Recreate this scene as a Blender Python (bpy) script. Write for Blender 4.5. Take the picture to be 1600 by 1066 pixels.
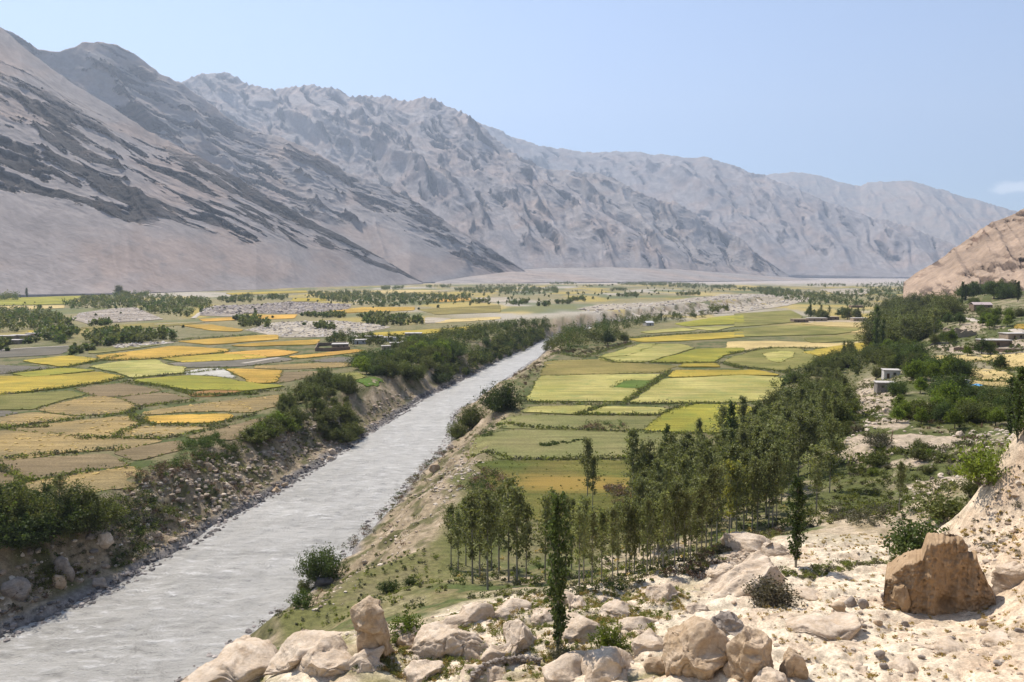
import bpy, bmesh, math, random
import numpy as np
from mathutils import Vector, Matrix, geometry

# ------------------------------------------------------------------ camera, sky, sun, exposure
S = bpy.context.scene
for o in list(bpy.data.objects):
    bpy.data.objects.remove(o)
C = S.collection
FPX, PITCH, CAMH = 1244.0, math.radians(4.83), 45.0      # focal length in photo pixels, tilt down, eye height over the fields
cam = bpy.data.cameras.new('camera')
cam.sensor_width = 36.0
cam.lens = 36.0 * FPX / 1600.0
cam.clip_start = 0.5
cam.clip_end = 60000
co = bpy.data.objects.new('camera', cam)
co.location = (0, 0, CAMH)
co.rotation_euler = (math.pi / 2 - PITCH, 0, 0)
C.objects.link(co)
S.camera = co

SUN_EL, SUN_AZ = math.radians(54), math.radians(-38)     # azimuth from +Y (view direction), negative is to the left
w = bpy.data.worlds.new('World')
S.world = w
w.use_nodes = True
nt = w.node_tree
nt.nodes.clear()
wo = nt.nodes.new('ShaderNodeOutputWorld')
bg = nt.nodes.new('ShaderNodeBackground')
sk = nt.nodes.new('ShaderNodeTexSky')
sk.sky_type = 'NISHITA'
sk.sun_disc = False
sk.sun_elevation = SUN_EL
sk.sun_rotation = SUN_AZ
sk.altitude = 2800
sk.air_density = 1.0
sk.dust_density = 3.8
sk.ozone_density = 2.2
bg.inputs['Strength'].default_value = 0.112
# a small fair-weather cloud low in the sky, far down the valley
def wn(t, **k):
    n = nt.nodes.new(t)
    for a, b in k.items():
        setattr(n, a, b)
    return n
tc = wn('ShaderNodeTexCoord')
def cloud_dir(px, py):
    d = Vector(((px - 800) / FPX, math.cos(PITCH) + (533 - py) / FPX * math.sin(PITCH), -math.sin(PITCH) + (533 - py) / FPX * math.cos(PITCH)))
    return d.normalized()
cd = cloud_dir(1583, 294)
sub = wn('ShaderNodeVectorMath', operation='SUBTRACT'); sub.inputs[1].default_value = cd
nt.links.new(tc.outputs['Generated'], sub.inputs[0])
mp = wn('ShaderNodeVectorMath', operation='MULTIPLY'); mp.inputs[1].default_value = (48, 48, 160)
nt.links.new(sub.outputs[0], mp.inputs[0])
ln = wn('ShaderNodeVectorMath', operation='LENGTH'); nt.links.new(mp.outputs[0], ln.inputs[0])
nz = wn('ShaderNodeTexNoise'); nz.inputs['Scale'].default_value = 90; nz.inputs['Detail'].default_value = 5
nt.links.new(tc.outputs['Generated'], nz.inputs['Vector'])
ad = wn('ShaderNodeMath', operation='MULTIPLY_ADD'); ad.inputs[1].default_value = 1.6; nt.links.new(nz.outputs['Fac'], ad.inputs[0]); nt.links.new(ln.outputs['Value'], ad.inputs[2])
mr = wn('ShaderNodeMapRange', interpolation_type='SMOOTHSTEP'); mr.inputs['From Min'].default_value = 1.2; mr.inputs['From Max'].default_value = 2.1
mr.inputs['To Min'].default_value = 0.55; mr.inputs['To Max'].default_value = 0.0
nt.links.new(ad.outputs[0], mr.inputs['Value'])
mx = wn('ShaderNodeMix', data_type='RGBA'); mx.inputs['B'].default_value = (9.6, 10.0, 10.6, 1)
nt.links.new(mr.outputs[0], mx.inputs['Factor'])
nt.links.new(sk.outputs[0], mx.inputs['A'])
nt.links.new(mx.outputs['Result'], bg.inputs['Color'])
nt.links.new(bg.outputs[0], wo.inputs['Surface'])

sl = bpy.data.lights.new('sun', 'SUN')
sl.energy = 5.0
sl.angle = math.radians(0.53)
sl.color = (1.0, 0.935, 0.85)
so = bpy.data.objects.new('sun', sl)
sd = Vector((math.sin(SUN_AZ) * math.cos(SUN_EL), math.cos(SUN_AZ) * math.cos(SUN_EL), math.sin(SUN_EL)))
so.rotation_euler = sd.to_track_quat('Z', 'Y').to_euler()
so.location = sd * 200 + Vector((0, 0, 60))
C.objects.link(so)

S.view_settings.view_transform = 'Standard'
S.view_settings.look = 'None'
S.view_settings.exposure = 0.78
S.view_settings.gamma = 1.0
S.view_settings.use_curve_mapping = False
S.cycles.use_denoising = True
S.cycles.denoising_prefilter = 'ACCURATE'
S.cycles.max_bounces = 6
S.cycles.diffuse_bounces = 2
S.cycles.glossy_bounces = 2
S.cycles.transmission_bounces = 3
S.cycles.transparent_max_bounces = 4
S.cycles.volume_bounces = 0
S.cycles.use_adaptive_sampling = True
S.cycles.adaptive_threshold = 0.015

# ------------------------------------------------------------------ numbers: noise, projection
RNG = np.random.RandomState(7)
random.seed(7)
_T = RNG.permutation(4096)
def _h(ix, iy, s):
    return _T[(_T[(_T[(ix + s * 57) & 4095] + iy) & 4095] + s * 131) & 4095]
def pn(x, y, s=0):
    """2D gradient noise, about -1..1"""
    x = np.asarray(x, float); y = np.asarray(y, float)
    ix = np.floor(x).astype(np.int64); iy = np.floor(y).astype(np.int64)
    fx = x - ix; fy = y - iy
    ux = fx * fx * fx * (fx * (fx * 6 - 15) + 10); uy = fy * fy * fy * (fy * (fy * 6 - 15) + 10)
    def g(i, j, dx, dy):
        a = _h(i, j, s) * (2 * np.pi / 4096)
        return np.cos(a) * dx + np.sin(a) * dy
    a = g(ix, iy, fx, fy); b = g(ix + 1, iy, fx - 1, fy)
    c = g(ix, iy + 1, fx, fy - 1); d = g(ix + 1, iy + 1, fx - 1, fy - 1)
    return (a + (b - a) * ux + (c + (d - c) * ux - a - (b - a) * ux) * uy) * 1.5
def fbm(x, y, o=4, s=0, g=0.5, l=2.03):
    r = 0; a = 1; t = 0
    for i in range(o):
        r = r + a * pn(x, y, s + i); t += a; a *= g; x = x * l + 11.3; y = y * l - 7.7
    return r / t
def ridged(x, y, o=4, s=0, g=0.5, l=2.1):
    r = 0; a = 1; t = 0; wgt = 1
    for i in range(o):
        n = 1 - np.abs(pn(x, y, s + i)) * 1.5
        n = np.clip(n, 0, 1) ** 2 * wgt
        r = r + a * n; t += a; a *= g; wgt = np.clip(n * 1.6, 0, 1); x = x * l + 5.1; y = y * l + 3.3
    return r / t
def pn3(p, s=0):
    return (pn(p[:, 0] + 0.37 * p[:, 2], p[:, 1] + 19.1, s) + pn(p[:, 1] - 0.41 * p[:, 0] + 7, p[:, 2], s + 11) + pn(p[:, 2] + 3.3, p[:, 0] + 0.29 * p[:, 1], s + 23)) / 1.8
def sst(a, b, x):
    t = np.clip((x - a) / (b - a), 0, 1)
    return t * t * (3 - 2 * t)
def lerp(a, b, t):
    return a + (b - a) * t
CP, SP = math.cos(PITCH), math.sin(PITCH)
def ray(px, py):
    cx, cy = (px - 800) / FPX, (533 - py) / FPX
    return np.array((cx, CP + cy * SP, -SP + cy * CP))
def P3(px, py, z=0.0):
    d = ray(px, py); t = (z - CAMH) / d[2]
    return np.array((d[0] * t, d[1] * t, z))
def PD(px, py, D):
    d = ray(px, py); t = D / math.hypot(d[0], d[1])
    return np.array((d[0] * t, d[1] * t, CAMH + d[2] * t))
def seg_dist(X, Y, pts, closed=False):
    """distance of points to a polyline"""
    best = np.full(X.shape, 1e18)
    n = len(pts)
    for i in range(n if closed else n - 1):
        ax, ay = pts[i][0], pts[i][1]; bx, by = pts[(i + 1) % n][0], pts[(i + 1) % n][1]
        dx, dy = bx - ax, by - ay; L = dx * dx + dy * dy + 1e-12
        t = np.clip(((X - ax) * dx + (Y - ay) * dy) / L, 0, 1)
        best = np.minimum(best, (X - ax - t * dx) ** 2 + (Y - ay - t * dy) ** 2)
    return np.sqrt(best)
def inside(X, Y, pts):
    r = np.zeros(X.shape, bool); n = len(pts)
    for i in range(n):
        ax, ay = pts[i][0], pts[i][1]; bx, by = pts[(i + 1) % n][0], pts[(i + 1) % n][1]
        if ay == by:
            continue
        c = ((ay > Y) != (by > Y)) & (X < (bx - ax) * (Y - ay) / (by - ay) + ax)
        r ^= c
    return r

# ------------------------------------------------------------------ helpers for objects
def tag(o, label=None, cat=None, group=None, kind=None):
    if label: o['label'] = label
    if cat: o['category'] = cat
    if group: o['group'] = group
    if kind: o['kind'] = kind
    return o
def link(name, me, mat=None, parent=None, loc=None):
    o = bpy.data.objects.new(name, me)
    if mat is not None and me is not None and not me.materials:
        me.materials.append(mat)
    C.objects.link(o)
    if parent is not None: o.parent = parent
    if loc is not None: o.location = loc
    return o
def np_mesh(name, V, F, smooth=True, cols=None, attrs=None):
    """mesh from arrays; F is (n,3) or (n,4)"""
    V = np.asarray(V, np.float32); F = np.asarray(F, np.int32)
    me = bpy.data.meshes.new(name)
    me.vertices.add(len(V)); me.vertices.foreach_set('co', V.ravel())
    k = F.shape[1]
    me.loops.add(F.size); me.loops.foreach_set('vertex_index', F.ravel())
    me.polygons.add(len(F)); me.polygons.foreach_set('loop_start', np.arange(len(F), dtype=np.int32) * k)
    try: me.polygons.foreach_set('loop_total', np.full(len(F), k, np.int32))
    except Exception: pass
    me.polygons.foreach_set('use_smooth', np.full(len(F), smooth, bool))
    me.update(calc_edges=True)
    if cols is not None:
        a = me.color_attributes.new('Col', 'FLOAT_COLOR', 'POINT')
        c = np.ones((len(V), 4), np.float32); c[:, :3] = cols
        a.data.foreach_set('color', c.ravel())
    for n, v in (attrs or {}).items():
        a = me.attributes.new(n, 'FLOAT', 'POINT')
        a.data.foreach_set('value', np.asarray(v, np.float32).ravel())
    return me
def grid_faces(nr, nc, wrap=False):
    i = np.arange(nr - 1)[:, None]; j = np.arange(nc if wrap else nc - 1)[None, :]
    a = i * nc + j; b = i * nc + (j + 1) % nc
    return np.stack([a, b, b + nc, a + nc], -1).reshape(-1, 4)

# ------------------------------------------------------------------ materials
def new_mat(name):
    m = bpy.data.materials.new(name); m.use_nodes = True
    t = m.node_tree; t.nodes.clear()
    out = t.nodes.new('ShaderNodeOutputMaterial')
    return m, t, out
class NB:
    """small node-building helper"""
    def __init__(s, t): s.t = t
    def n(s, ty, **k):
        x = s.t.nodes.new(ty)
        for a, b in k.items(): setattr(x, a, b)
        return x
    def l(s, a, b): s.t.links.new(a, b)
    def pos(s, scale=(1, 1, 1), obj=False):
        if obj:
            v = s.n('ShaderNodeTexCoord').outputs['Object']
        else:
            v = s.n('ShaderNodeNewGeometry').outputs['Position']
        m = s.n('ShaderNodeVectorMath', operation='MULTIPLY'); m.inputs[1].default_value = scale
        s.l(v, m.inputs[0]); return m.outputs[0]
    def noise(s, vec, scale, detail=4, rough=0.55):
        x = s.n('ShaderNodeTexNoise'); x.inputs['Scale'].default_value = scale; x.inputs['Detail'].default_value = detail
        x.inputs['Roughness'].default_value = rough
        if vec is not None: s.l(vec, x.inputs['Vector'])
        return x.outputs['Fac']
    def ramp(s, fac, a, b, lo=0.0, hi=1.0):
        x = s.n('ShaderNodeMapRange'); x.inputs['From Min'].default_value = a; x.inputs['From Max'].default_value = b
        x.inputs['To Min'].default_value = lo; x.inputs['To Max'].default_value = hi
        s.l(fac, x.inputs['Value']); return x.outputs[0]
    def mix(s, fac, a, b, mode='MIX'):
        x = s.n('ShaderNodeMix', data_type='RGBA', blend_type=mode)
        for i, v in (('Factor', fac), ('A', a), ('B', b)):
            if isinstance(v, (int, float)): x.inputs[i].default_value = v
            elif isinstance(v, (tuple, list)): x.inputs[i].default_value = (*v, 1)
            else: s.l(v, x.inputs[i])
        return x.outputs['Result']
    def attr(s, name):
        x = s.n('ShaderNodeAttribute', attribute_name=name); return x
    def bump(s, h, strength, dist):
        x = s.n('ShaderNodeBump'); x.inputs['Strength'].default_value = strength; x.inputs['Distance'].default_value = dist
        s.l(h, x.inputs['Height']); return x.outputs[0]
    def bsdf(s, col, rough, normal=None, spec=0.2):
        x = s.n('ShaderNodeBsdfPrincipled')
        if isinstance(col, (tuple, list)): x.inputs['Base Color'].default_value = (*col, 1)
        else: s.l(col, x.inputs['Base Color'])
        if isinstance(rough, (int, float)): x.inputs['Roughness'].default_value = rough
        else: s.l(rough, x.inputs['Roughness'])
        x.inputs['Specular IOR Level'].default_value = spec
        if normal is not None: s.l(normal, x.inputs['Normal'])
        return x.outputs[0]
def mat_vcol(name, s1, s2, bump_d, lo=0.72, hi=1.28, rough=0.95):
    """albedo from the Col attribute times two scales of noise, with a bump"""
    m, t, out = new_mat(name); b = NB(t)
    p = b.pos()
    n1 = b.noise(p, s1, 6, 0.62); n2 = b.noise(p, s2, 4, 0.6)
    f = b.ramp(n1, 0.3, 0.7, lo, hi); g = b.ramp(n2, 0.3, 0.7, lo + 0.08, hi - 0.08)
    c = b.attr('Col').outputs['Color']
    c = b.mix(1.0, c, f, 'MULTIPLY'); c = b.mix(1.0, c, g, 'MULTIPLY')
    nrm = b.bump(n1, 0.9, bump_d)
    b.l(b.bsdf(c, rough, nrm, 0.12), out.inputs['Surface'])
    return m
def mat_plain(name, col, s1=1.0, bump_d=0.05, var=0.25, col2=None, rough=0.9, obj=True, spec=0.2):
    m, t, out = new_mat(name); b = NB(t)
    p = b.pos(obj=obj)
    n1 = b.noise(p, s1, 6, 0.65); n2 = b.noise(p, s1 * 4.3, 4, 0.6)
    c2 = col2 or tuple(x * (1 - var) for x in col)
    c = b.mix(b.ramp(n1, 0.35, 0.65), c2, col)
    c = b.mix(1.0, c, b.ramp(n2, 0.3, 0.7, 1 - var * 0.6, 1 + var * 0.6), 'MULTIPLY')
    b.l(b.bsdf(c, rough, b.bump(n1, 0.8, bump_d) if bump_d else None, spec), out.inputs['Surface'])
    return m
# ------------------------------------------------------------------ the lie of the land
RZ = -12.0   # river level
# river banks traced at water level: left edge, then right edge, from the bottom of the picture to the far bend
RIV_L = [(-330, 1110), (-150, 1062), (0, 1004), (60, 976), (130, 948), (200, 914), (260, 876), (330, 836), (390, 796), (430, 775), (500, 731), (540, 706), (575, 680), (640, 641), (662, 624), (700, 606), (760, 576), (800, 556), (822, 547), (850, 532), (880, 520), (930, 509), (1000, 500), (1100, 486), (1200, 476)]
RIV_R = [(180, 1200), (250, 1090), (310, 1040), (360, 1008), (400, 980), (440, 948), (468, 930), (483, 909), (535, 869), (555, 840), (583, 809), (621, 778), (641, 748), (677, 718), (698, 684), (707, 645), (757, 616), (804, 583), (835, 562), (858, 541), (890, 530), (950, 518), (1010, 508), (1110, 492), (1210, 481)]
RL = [P3(a, b, RZ)[:2] for a, b in RIV_L]
RR = [P3(a, b, RZ)[:2] for a, b in RIV_R]
# upstream behind the photographer the river goes on
d0 = RL[0] - RL[1]; d0 = d0 / np.hypot(*d0)
RL = [RL[0] + d0 * 500 + np.array((-60, -160))] + RL
RR = [RR[0] + d0 * 500 + np.array((-60, -160))] + RR
RPOLY = RL + RR[::-1]
def resample(pts, n):
    p = np.array(pts); s = np.r_[0, np.cumsum(np.hypot(*np.diff(p, axis=0).T))]
    t = np.linspace(0, s[-1], n)
    return np.c_[np.interp(t, s, p[:, 0]), np.interp(t, s, p[:, 1])]
# foot of the right-hand hillside, where the fields (z = 0) end
FOOT = [P3(a, b, 0)[:2] for a, b in [(330, 1066), (430, 1000), (540, 930), (640, 885), (720, 868), (820, 850), (920, 840), (1010, 815), (1090, 760), (1160, 700), (1215, 650), (1262, 612), (1310, 580), (1345, 552), (1358, 520), (1362, 505), (1330, 492), (1380, 476), (1405, 462), (1420, 452)]]
HILLPOLY = [np.array((-60, -400))] + [np.array(FOOT[0]) + np.array((-10, -60))] + FOOT + [P3(1440, 440.5, 0)[:2], np.array((6000, 3500)), np.array((6000, -400))]
# control heights (photo x, y, height) on the hillside
CTL = [
 # foreground knoll, near rim
 (290, 1062, 10), (400, 1060, 13), (480, 1030, 15), (575, 1020, 17), (560, 985, 15.0), (640, 1050, 16), (640, 985, 13.5), (700, 1040, 16.5), (700, 962, 15.5), (780, 1060, 17), (780, 985, 16.5), (860, 1050, 17), (860, 940, 15.5), (1000, 1060, 18.5), (940, 930, 15.5), (1000, 960, 17), (1000, 915, 15.5), (1100, 1060, 19.5), (1080, 900, 16),
 (1200, 1060, 20), (1120, 870, 15), (1200, 870, 16), (1180, 850, 14.5), (1240, 885, 16.8), (1260, 838, 15.5), (1330, 835, 15.5), (1420, 845, 16), (1300, 960, 18.5), (1400, 1000, 19.5), (1400, 1060, 20.5), (1480, 955, 18.8), (1560, 960, 20), (1600, 1060, 22), (1600, 900, 21.5), (1600, 800, 23.5), (1540, 860, 20.5), (1500, 820, 18.5), (1560, 770, 21.5), (1600, 715, 24), (1680, 720, 26), (1700, 900, 25), (1430, 880, 17),
 # slope behind the rim and the strip between knoll and river
 (420, 1000, 3), (500, 960, 3), (560, 930, 3.5), (640, 930, 6.5), (700, 925, 7), (640, 890, 1.0), (720, 895, 2.2), (800, 905, 3.5), (900, 900, 4), (980, 890, 5), (1060, 872, 6), (1140, 836, 8), (1210, 820, 9.5), (1290, 800, 9),
 # gully and terraces in front of the village
 (1400, 800, 10), (1350, 770, 8.5), (1450, 780, 11), (1480, 740, 12), (1540, 752, 16.5), (1590, 690, 17), (1320, 740, 8), (1400, 740, 10.5), (1330, 705, 10.5), (1400, 690, 11.5), (1480, 690, 12.5), (1560, 680, 14), (1320, 670, 10), (1400, 655, 11), (1500, 650, 12), (1600, 640, 13.5),
 (1260, 720, 5), (1200, 760, 4.5), (1150, 780, 4), (1100, 810, 4), (1050, 850, 4.5), (1210, 700, 3), (1250, 660, 3.2), (1300, 640, 8), (1290, 610, 3.0), (1340, 610, 9), (1370, 600, 11), (1400, 608, 11.5), (1450, 620, 12), (1550, 610, 13), (1340, 585, 6), (1370, 560, 8.5), (1430, 560, 11.5), (1500, 580, 12.5), (1600, 575, 14), (1500, 550, 13), (1580, 550, 14), (1600, 520, 17), (1380, 540, 7), (1450, 540, 13), (1390, 510, 9), (1450, 500, 16), (1500, 510, 17), (1540, 485, 21.5), (1600, 490, 22), (1400, 480, 12), (1450, 470, 20), (1500, 465, 25), (1600, 460, 29), (1420, 458, 14), (1700, 620, 18), (1800, 700, 33), (1750, 520, 26), (1800, 470, 45),
]
CTLW = [(0, 0, 42.6), (-25, 0, 38), (25, 0, 36), (9, 13, 31), (14, 19, 25.5), (20, 22, 23.5), (20, 27, 21), (27, 30, 20.5), (0, 15, 33.5), (0, 28, 26), (15, 25, 26), (-15, 25, 22), (-30, 20, 18), (30, 26, 22), (22, 38, 20.5), (10, 40, 19), (45, 20, 24), (45, 45, 24), (60, 60, 33), (50, 75, 33), (60, -30, 56), (0, -60, 60), (-60, -40, 22), (-60, 20, 8), (-90, 0, 0), (-75, -80, 20), (120, 0, 70), (150, -100, 90), (100, 60, 42), (200, 100, 70), (300, 200, 70), (-45, 45, 8)]
pts = [P3(a, b, z) for a, b, z in CTL] + [np.array(q, float) for q in CTLW]
pts = np.array(pts)
def lp(x, y):
    r = np.hypot(x, y) + 18.0
    return np.arctan2(x, y + 10) * 1.0, np.log(r)
def tps(u):
    return np.where(u > 1e-12, u * u * np.log(np.maximum(u, 1e-12)), 0)
cu, cv = lp(pts[:, 0], pts[:, 1])
K = tps(np.hypot(cu[:, None] - cu[None], cv[:, None] - cv[None])) + np.eye(len(cu)) * 2e-4
Pm = np.c_[np.ones(len(cu)), cu, cv]
A = np.block([[K, Pm], [Pm.T, np.zeros((3, 3))]])
wts = np.linalg.solve(A, np.r_[pts[:, 2], 0, 0, 0])
def base_h(x, y):
    u, v = lp(x, y); r = np.full(x.shape, wts[-3]) + wts[-2] * u + wts[-1] * v
    for i in range(len(cu)):
        r = r + wts[i] * tps(np.hypot(u - cu[i], v - cv[i]))
    return r
def bank_w(x, y, right):
    return 17.0 + 6 * pn(x / 40, y / 40, 91) + 3 * pn(x / 11, y / 11, 92) + np.where(right, 5, 0)
def coarse_h(x, y):
    """smooth height, hill mask and the river distance"""
    r = np.hypot(x, y)
    hin = inside(x, y, HILLPOLY)
    fd = seg_dist(x, y, HILLPOLY, True)
    m = np.where(hin, sst(0, 0.09 * r + 6, fd), 0)
    z = np.clip(base_h(x, y), -1, 200)
    far = sst(900, 1500, r)
    zh = z * (1 - far) + far * np.clip(24 + (x / np.maximum(r, 1) - 0.4) * 120, 0, 90)
    z = zh * m
    rin = inside(x, y, RPOLY)
    rd = seg_dist(x, y, RPOLY, True); rd = np.where(rin, -rd, rd) + (1.5 * pn(x / 14, y / 14, 96) + 0.9 * pn(x / 5, y / 5, 97) - 0.2) * sst(3000, 600, r)
    return z, m, rd
def rock_zone(x, y, z):
    """where the pale limestone knoll is (0..1)"""
    r = np.hypot(x, y)
    return sst(11.2, 14.2, z + 1.2 * pn(x / 9, y / 9, 5)) * (1 - sst(0, 10, r - np.interp(np.arctan2(x, y), [-0.4, 0.0, 0.12, 0.22, 0.3], [70, 71, 73, 80, 88]) + 4 * pn(x / 12, y / 12, 6)))
def knoll_lump(x, y):
    # rounded outcrops: smooth domes that end in steep creases
    wx = x + 3.5 * pn(x / 9, y / 9, 33); wy = y + 3.0 * pn(x / 9, y / 9, 34)
    a = np.abs(pn(wx / 9.5, wy / 7.0, 31)) * 1.7
    b_ = np.abs(pn(wx / 4.2 + 7, wy / 3.4, 32)) * 1.7
    return np.clip(a, 0, 1) ** 0.5 * 0.7 + np.clip(b_, 0, 1) ** 0.55 * 0.33
def full_h(x, y):
    z, m, rd = coarse_h(x, y)
    right = x > np.interp(y, [p[1] for p in RR], [p[0] for p in RR]) - 3
    r = np.hypot(x, y)
    rz = rock_zone(x, y, z) 
    # knoll relief: rounded limestone lumps, joints and ledges
    wx = x + 2.5 * pn(x / 7, y / 7, 33); wy = y + 2.5 * pn(x / 7, y / 7, 34)
    lump = knoll_lump(x, y)
    lump2 = 1 - np.abs(fbm(wx / 2.6 + 3, wy / 1.9, 3, 41)) * 2.4
    slopeR = sst(0.55, 0.8, np.arctan2(x, y) / 0.75)         # smooth sandy slope on the right
    rough = rz * (1 - 0.45 * slopeR * sst(38, 46, r))
    z = z + rough * (1.15 * (lump - 0.55) + 0.22 * (lump2 - 0.5) * sst(0.3, 0.6, fbm(x / 10, y / 10, 2, 35) + 0.5))
    ledge = np.mod((z + 0.9 * fbm(x / 4, y / 4, 3, 51)) / 0.9, 1.0)
    z = z + rough * 0.20 * (sst(0.0, 0.25, ledge) - ledge)
    z = z + rz * (0.16 * fbm(x / 1.1, y / 0.9, 4, 61, 0.6) + 0.22 * (ridged(x / 2.3, y / 1.7, 4, 65, 0.6) - 0.4) * sst(-0.1, 0.35, fbm(x / 13, y / 11, 3, 67)))
    z = z + (1 - rz) * m * (0.9 * fbm(x / 14, y / 14, 4, 71) + 0.35 * ridged(x / 6, y / 5, 3, 75)) * sst(0, 60, r)
    # terraces
    # river cut
    w_ = bank_w(x, y, right)
    t = np.clip((rd - 1.0) / w_, 0, 1)
    prof = np.where(t < 0.1, t * 1.4, 0.14 + 0.86 * sst(0.0, 1.0, (t - 0.1) / 0.9) ** 0.85)
    gul = ridged((x * 0.8 - y * 0.5) / 5.5, (x * 0.5 + y * 0.8) / 14, 4, 81)
    bankm = np.clip(np.sin(np.clip(t, 0, 1) * np.pi), 0, 1)
    low = RZ - 0.35
    lowz = np.where(rd < 1.0, RZ - 0.5 - np.clip(-rd, 0, 4) * 0.5, low)
    z = lowz + (z - lowz) * prof
    near = 1 - sst(500, 900, r)
    z = z + bankm * near * (1.5 * (gul - 0.45) + 0.5 * fbm(x / 2.4, y / 2.4, 3, 85))
    z = z + (rd < 4) * (rd > -1) * 0.0
    return z, m, rz, rd, t, slopeR

# polar grid sheet
th_f = np.linspace(-41, 41, 640)
th = np.radians(np.r_[np.linspace(-180, -44, 24), th_f, np.linspace(44, 176, 24)])
rr = np.r_[np.linspace(3, 34, 22)[:-1], np.linspace(34, 100, 215)[:-1], np.linspace(100, 240, 170)[:-1], np.geomspace(240, 700, 90)[:-1], np.geomspace(700, 11000, 70)]
TH, R = np.meshgrid(th, rr)
X, Y = R * np.sin(TH), R * np.cos(TH)
Z, HM, RZN, RD, BT, SLR = full_h(X, Y)
# lift the valley sides a little far away so that the sheet passes behind the mountains' feet
NR, NC = X.shape
def interp_grid(A, x, y):
    x = np.atleast_1d(x); y = np.atleast_1d(y)
    t = np.interp(np.arctan2(x, y), th, np.arange(NC)); r = np.interp(np.hypot(x, y), rr, np.arange(NR))
    i = np.clip(r.astype(int), 0, NR - 2); j = np.clip(t.astype(int), 0, NC - 2); a = r - i; b = t - j
    return (A[i, j] * (1 - b) + A[i, j + 1] * b) * (1 - a) + (A[i + 1, j] * (1 - b) + A[i + 1, j + 1] * b) * a
def hz(x, y):
    return interp_grid(Z, x, y)
def hit(px, py, zmin=-1e9):
    """where the sight line through a photo pixel meets the ground"""
    d = ray(px, py); hl = math.hypot(d[0], d[1])
    if d[2] > -1e-4: d = np.array((d[0], d[1], -1e-4))
    rs = rr[rr > 30]; x = d[0] / hl * rs; y = d[1] / hl * rs; zl = CAMH + d[2] / hl * rs
    g = hz(x, y); k = np.nonzero(zl <= g)[0]
    if not len(k):
        return P3(px, py, 0)
    k = max(k[0], 1); a0 = zl[k - 1] - g[k - 1]; a1 = zl[k] - g[k]; f = a0 / (a0 - a1 + 1e-9)
    r = rs[k - 1] + (rs[k] - rs[k - 1]) * np.clip(f, 0, 1)
    xx, yy = d[0] / hl * r, d[1] / hl * r
    return np.array((xx, yy, float(hz(xx, yy)[0])))
# ---- albedo of the land by what it is made of
def mixc(c, col, f):
    return c + (np.array(col) - c) * f[..., None]
n_big = fbm(X / 60, Y / 60, 4, 101); n_mid = fbm(X / 12, Y / 12, 4, 102); n_sm = fbm(X / 2.5, Y / 2.5, 4, 103)
COL = np.zeros(X.shape + (3,)) + np.array((0.150, 0.130, 0.062))                       # dry grass between the fields
COL = mixc(COL, (0.060, 0.075, 0.020), sst(-0.15, 0.25, n_mid + 0.5 * n_sm))            # greener turf
# valley floor far off: straw, grey soil, pale river gravel
farm = sst(450, 900, R)
fx, fy = X / 260, Y / 700
COL = mixc(COL, (0.24, 0.20, 0.10), farm * 0.8)
COL = mixc(COL, (0.34, 0.30, 0.24), farm * sst(0.05, 0.3, fbm(fx, fy, 4, 111)))
COL = mixc(COL, (0.36, 0.27, 0.06), farm * sst(0.08, 0.2, fbm(fx * 1.7 + 9, fy * 1.7, 3, 115)) * 0.7)
COL = mixc(COL, (0.10, 0.12, 0.05), farm * sst(0.10, 0.25, fbm(fx * 2 + 3, fy * 2.5, 3, 118)) * 0.8)
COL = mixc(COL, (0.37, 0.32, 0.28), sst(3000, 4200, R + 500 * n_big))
# hillside outside the rock: sandy soil, dry grass, herbs
hs = HM * (1 - RZN)
sandy = sst(0.0, 0.30, n_mid + 0.35 * n_sm + 0.25 * np.sin(Y / 37.0) + 0.25 * sst(0.2, 0.5, TH) - 0.1)
COL = mixc(COL, (0.42, 0.33, 0.235), hs * sandy * 0.85)
COL = mixc(COL, (0.05, 0.075, 0.018), hs * sst(0.05, 0.3, -n_mid + 0.3 * n_sm) * 0.8)
COL = mixc(COL, (0.22, 0.17, 0.09), hs * sst(0.1, 0.35, fbm(X / 5 + 40, Y / 5, 4, 107)) * 0.6)
pale_m = np.zeros(X.shape)
wx_, wy_ = X + (4 * pn(X / 9, Y / 9, 150) + 1.5 * pn(X / 3, Y / 3, 151)) * (0.4 + R / 400), Y + (4 * pn(X / 9, Y / 9, 152) + 1.5 * pn(X / 3, Y / 3, 153)) * (0.4 + R / 400)
COL = mixc(COL, (0.080, 0.088, 0.028), hs * sst(95, 150, R) * (1 - sandy * 0.5) * sst(0.25, 0.4, TH))
for q_ in ([(1312, 712), (1325, 684), (1400, 676), (1500, 682), (1498, 697), (1420, 702), (1340, 722)], [(1345, 596), (1362, 590), (1375, 612), (1400, 636), (1395, 652), (1345, 640), (1330, 625)], [(1340, 668), (1400, 650), (1430, 655), (1400, 672)], [(1440, 545), (1530, 540), (1600, 520), (1600, 545), (1500, 552)], [(1500, 505), (1560, 500), (1560, 512), (1500, 520)],
           [(1340, 725), (1420, 716), (1475, 722), (1400, 730)], [(1430, 760), (1500, 730), (1510, 745), (1450, 790)], [(1220, 500), (1260, 500), (1370, 500), (1370, 504), (1230, 504)]):
    W_ = [hit(*u)[:2] for u in q_]
    pale_m = np.maximum(pale_m, inside(wx_, wy_, W_) * 1.0)
COL = mixc(COL, (0.40, 0.315, 0.235), pale_m * (0.65 + 0.25 * sst(-0.2, 0.2, n_sm)))
rbk = (1 - sst(-0.12, 0.06, TH)) * (1 - RZN) * sst(-90, -60, X) * (X > -200) * sst(0.2, 0.6, BT) * (X > np.interp(Y, [p[1] for p in RR], [p[0] for p in RR]) - 5)
COL = mixc(COL, (0.135, 0.125, 0.045), rbk * (R < 400) * 0.7 * sst(-0.35, 0.1, n_mid + 0.4 * n_sm))
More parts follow.
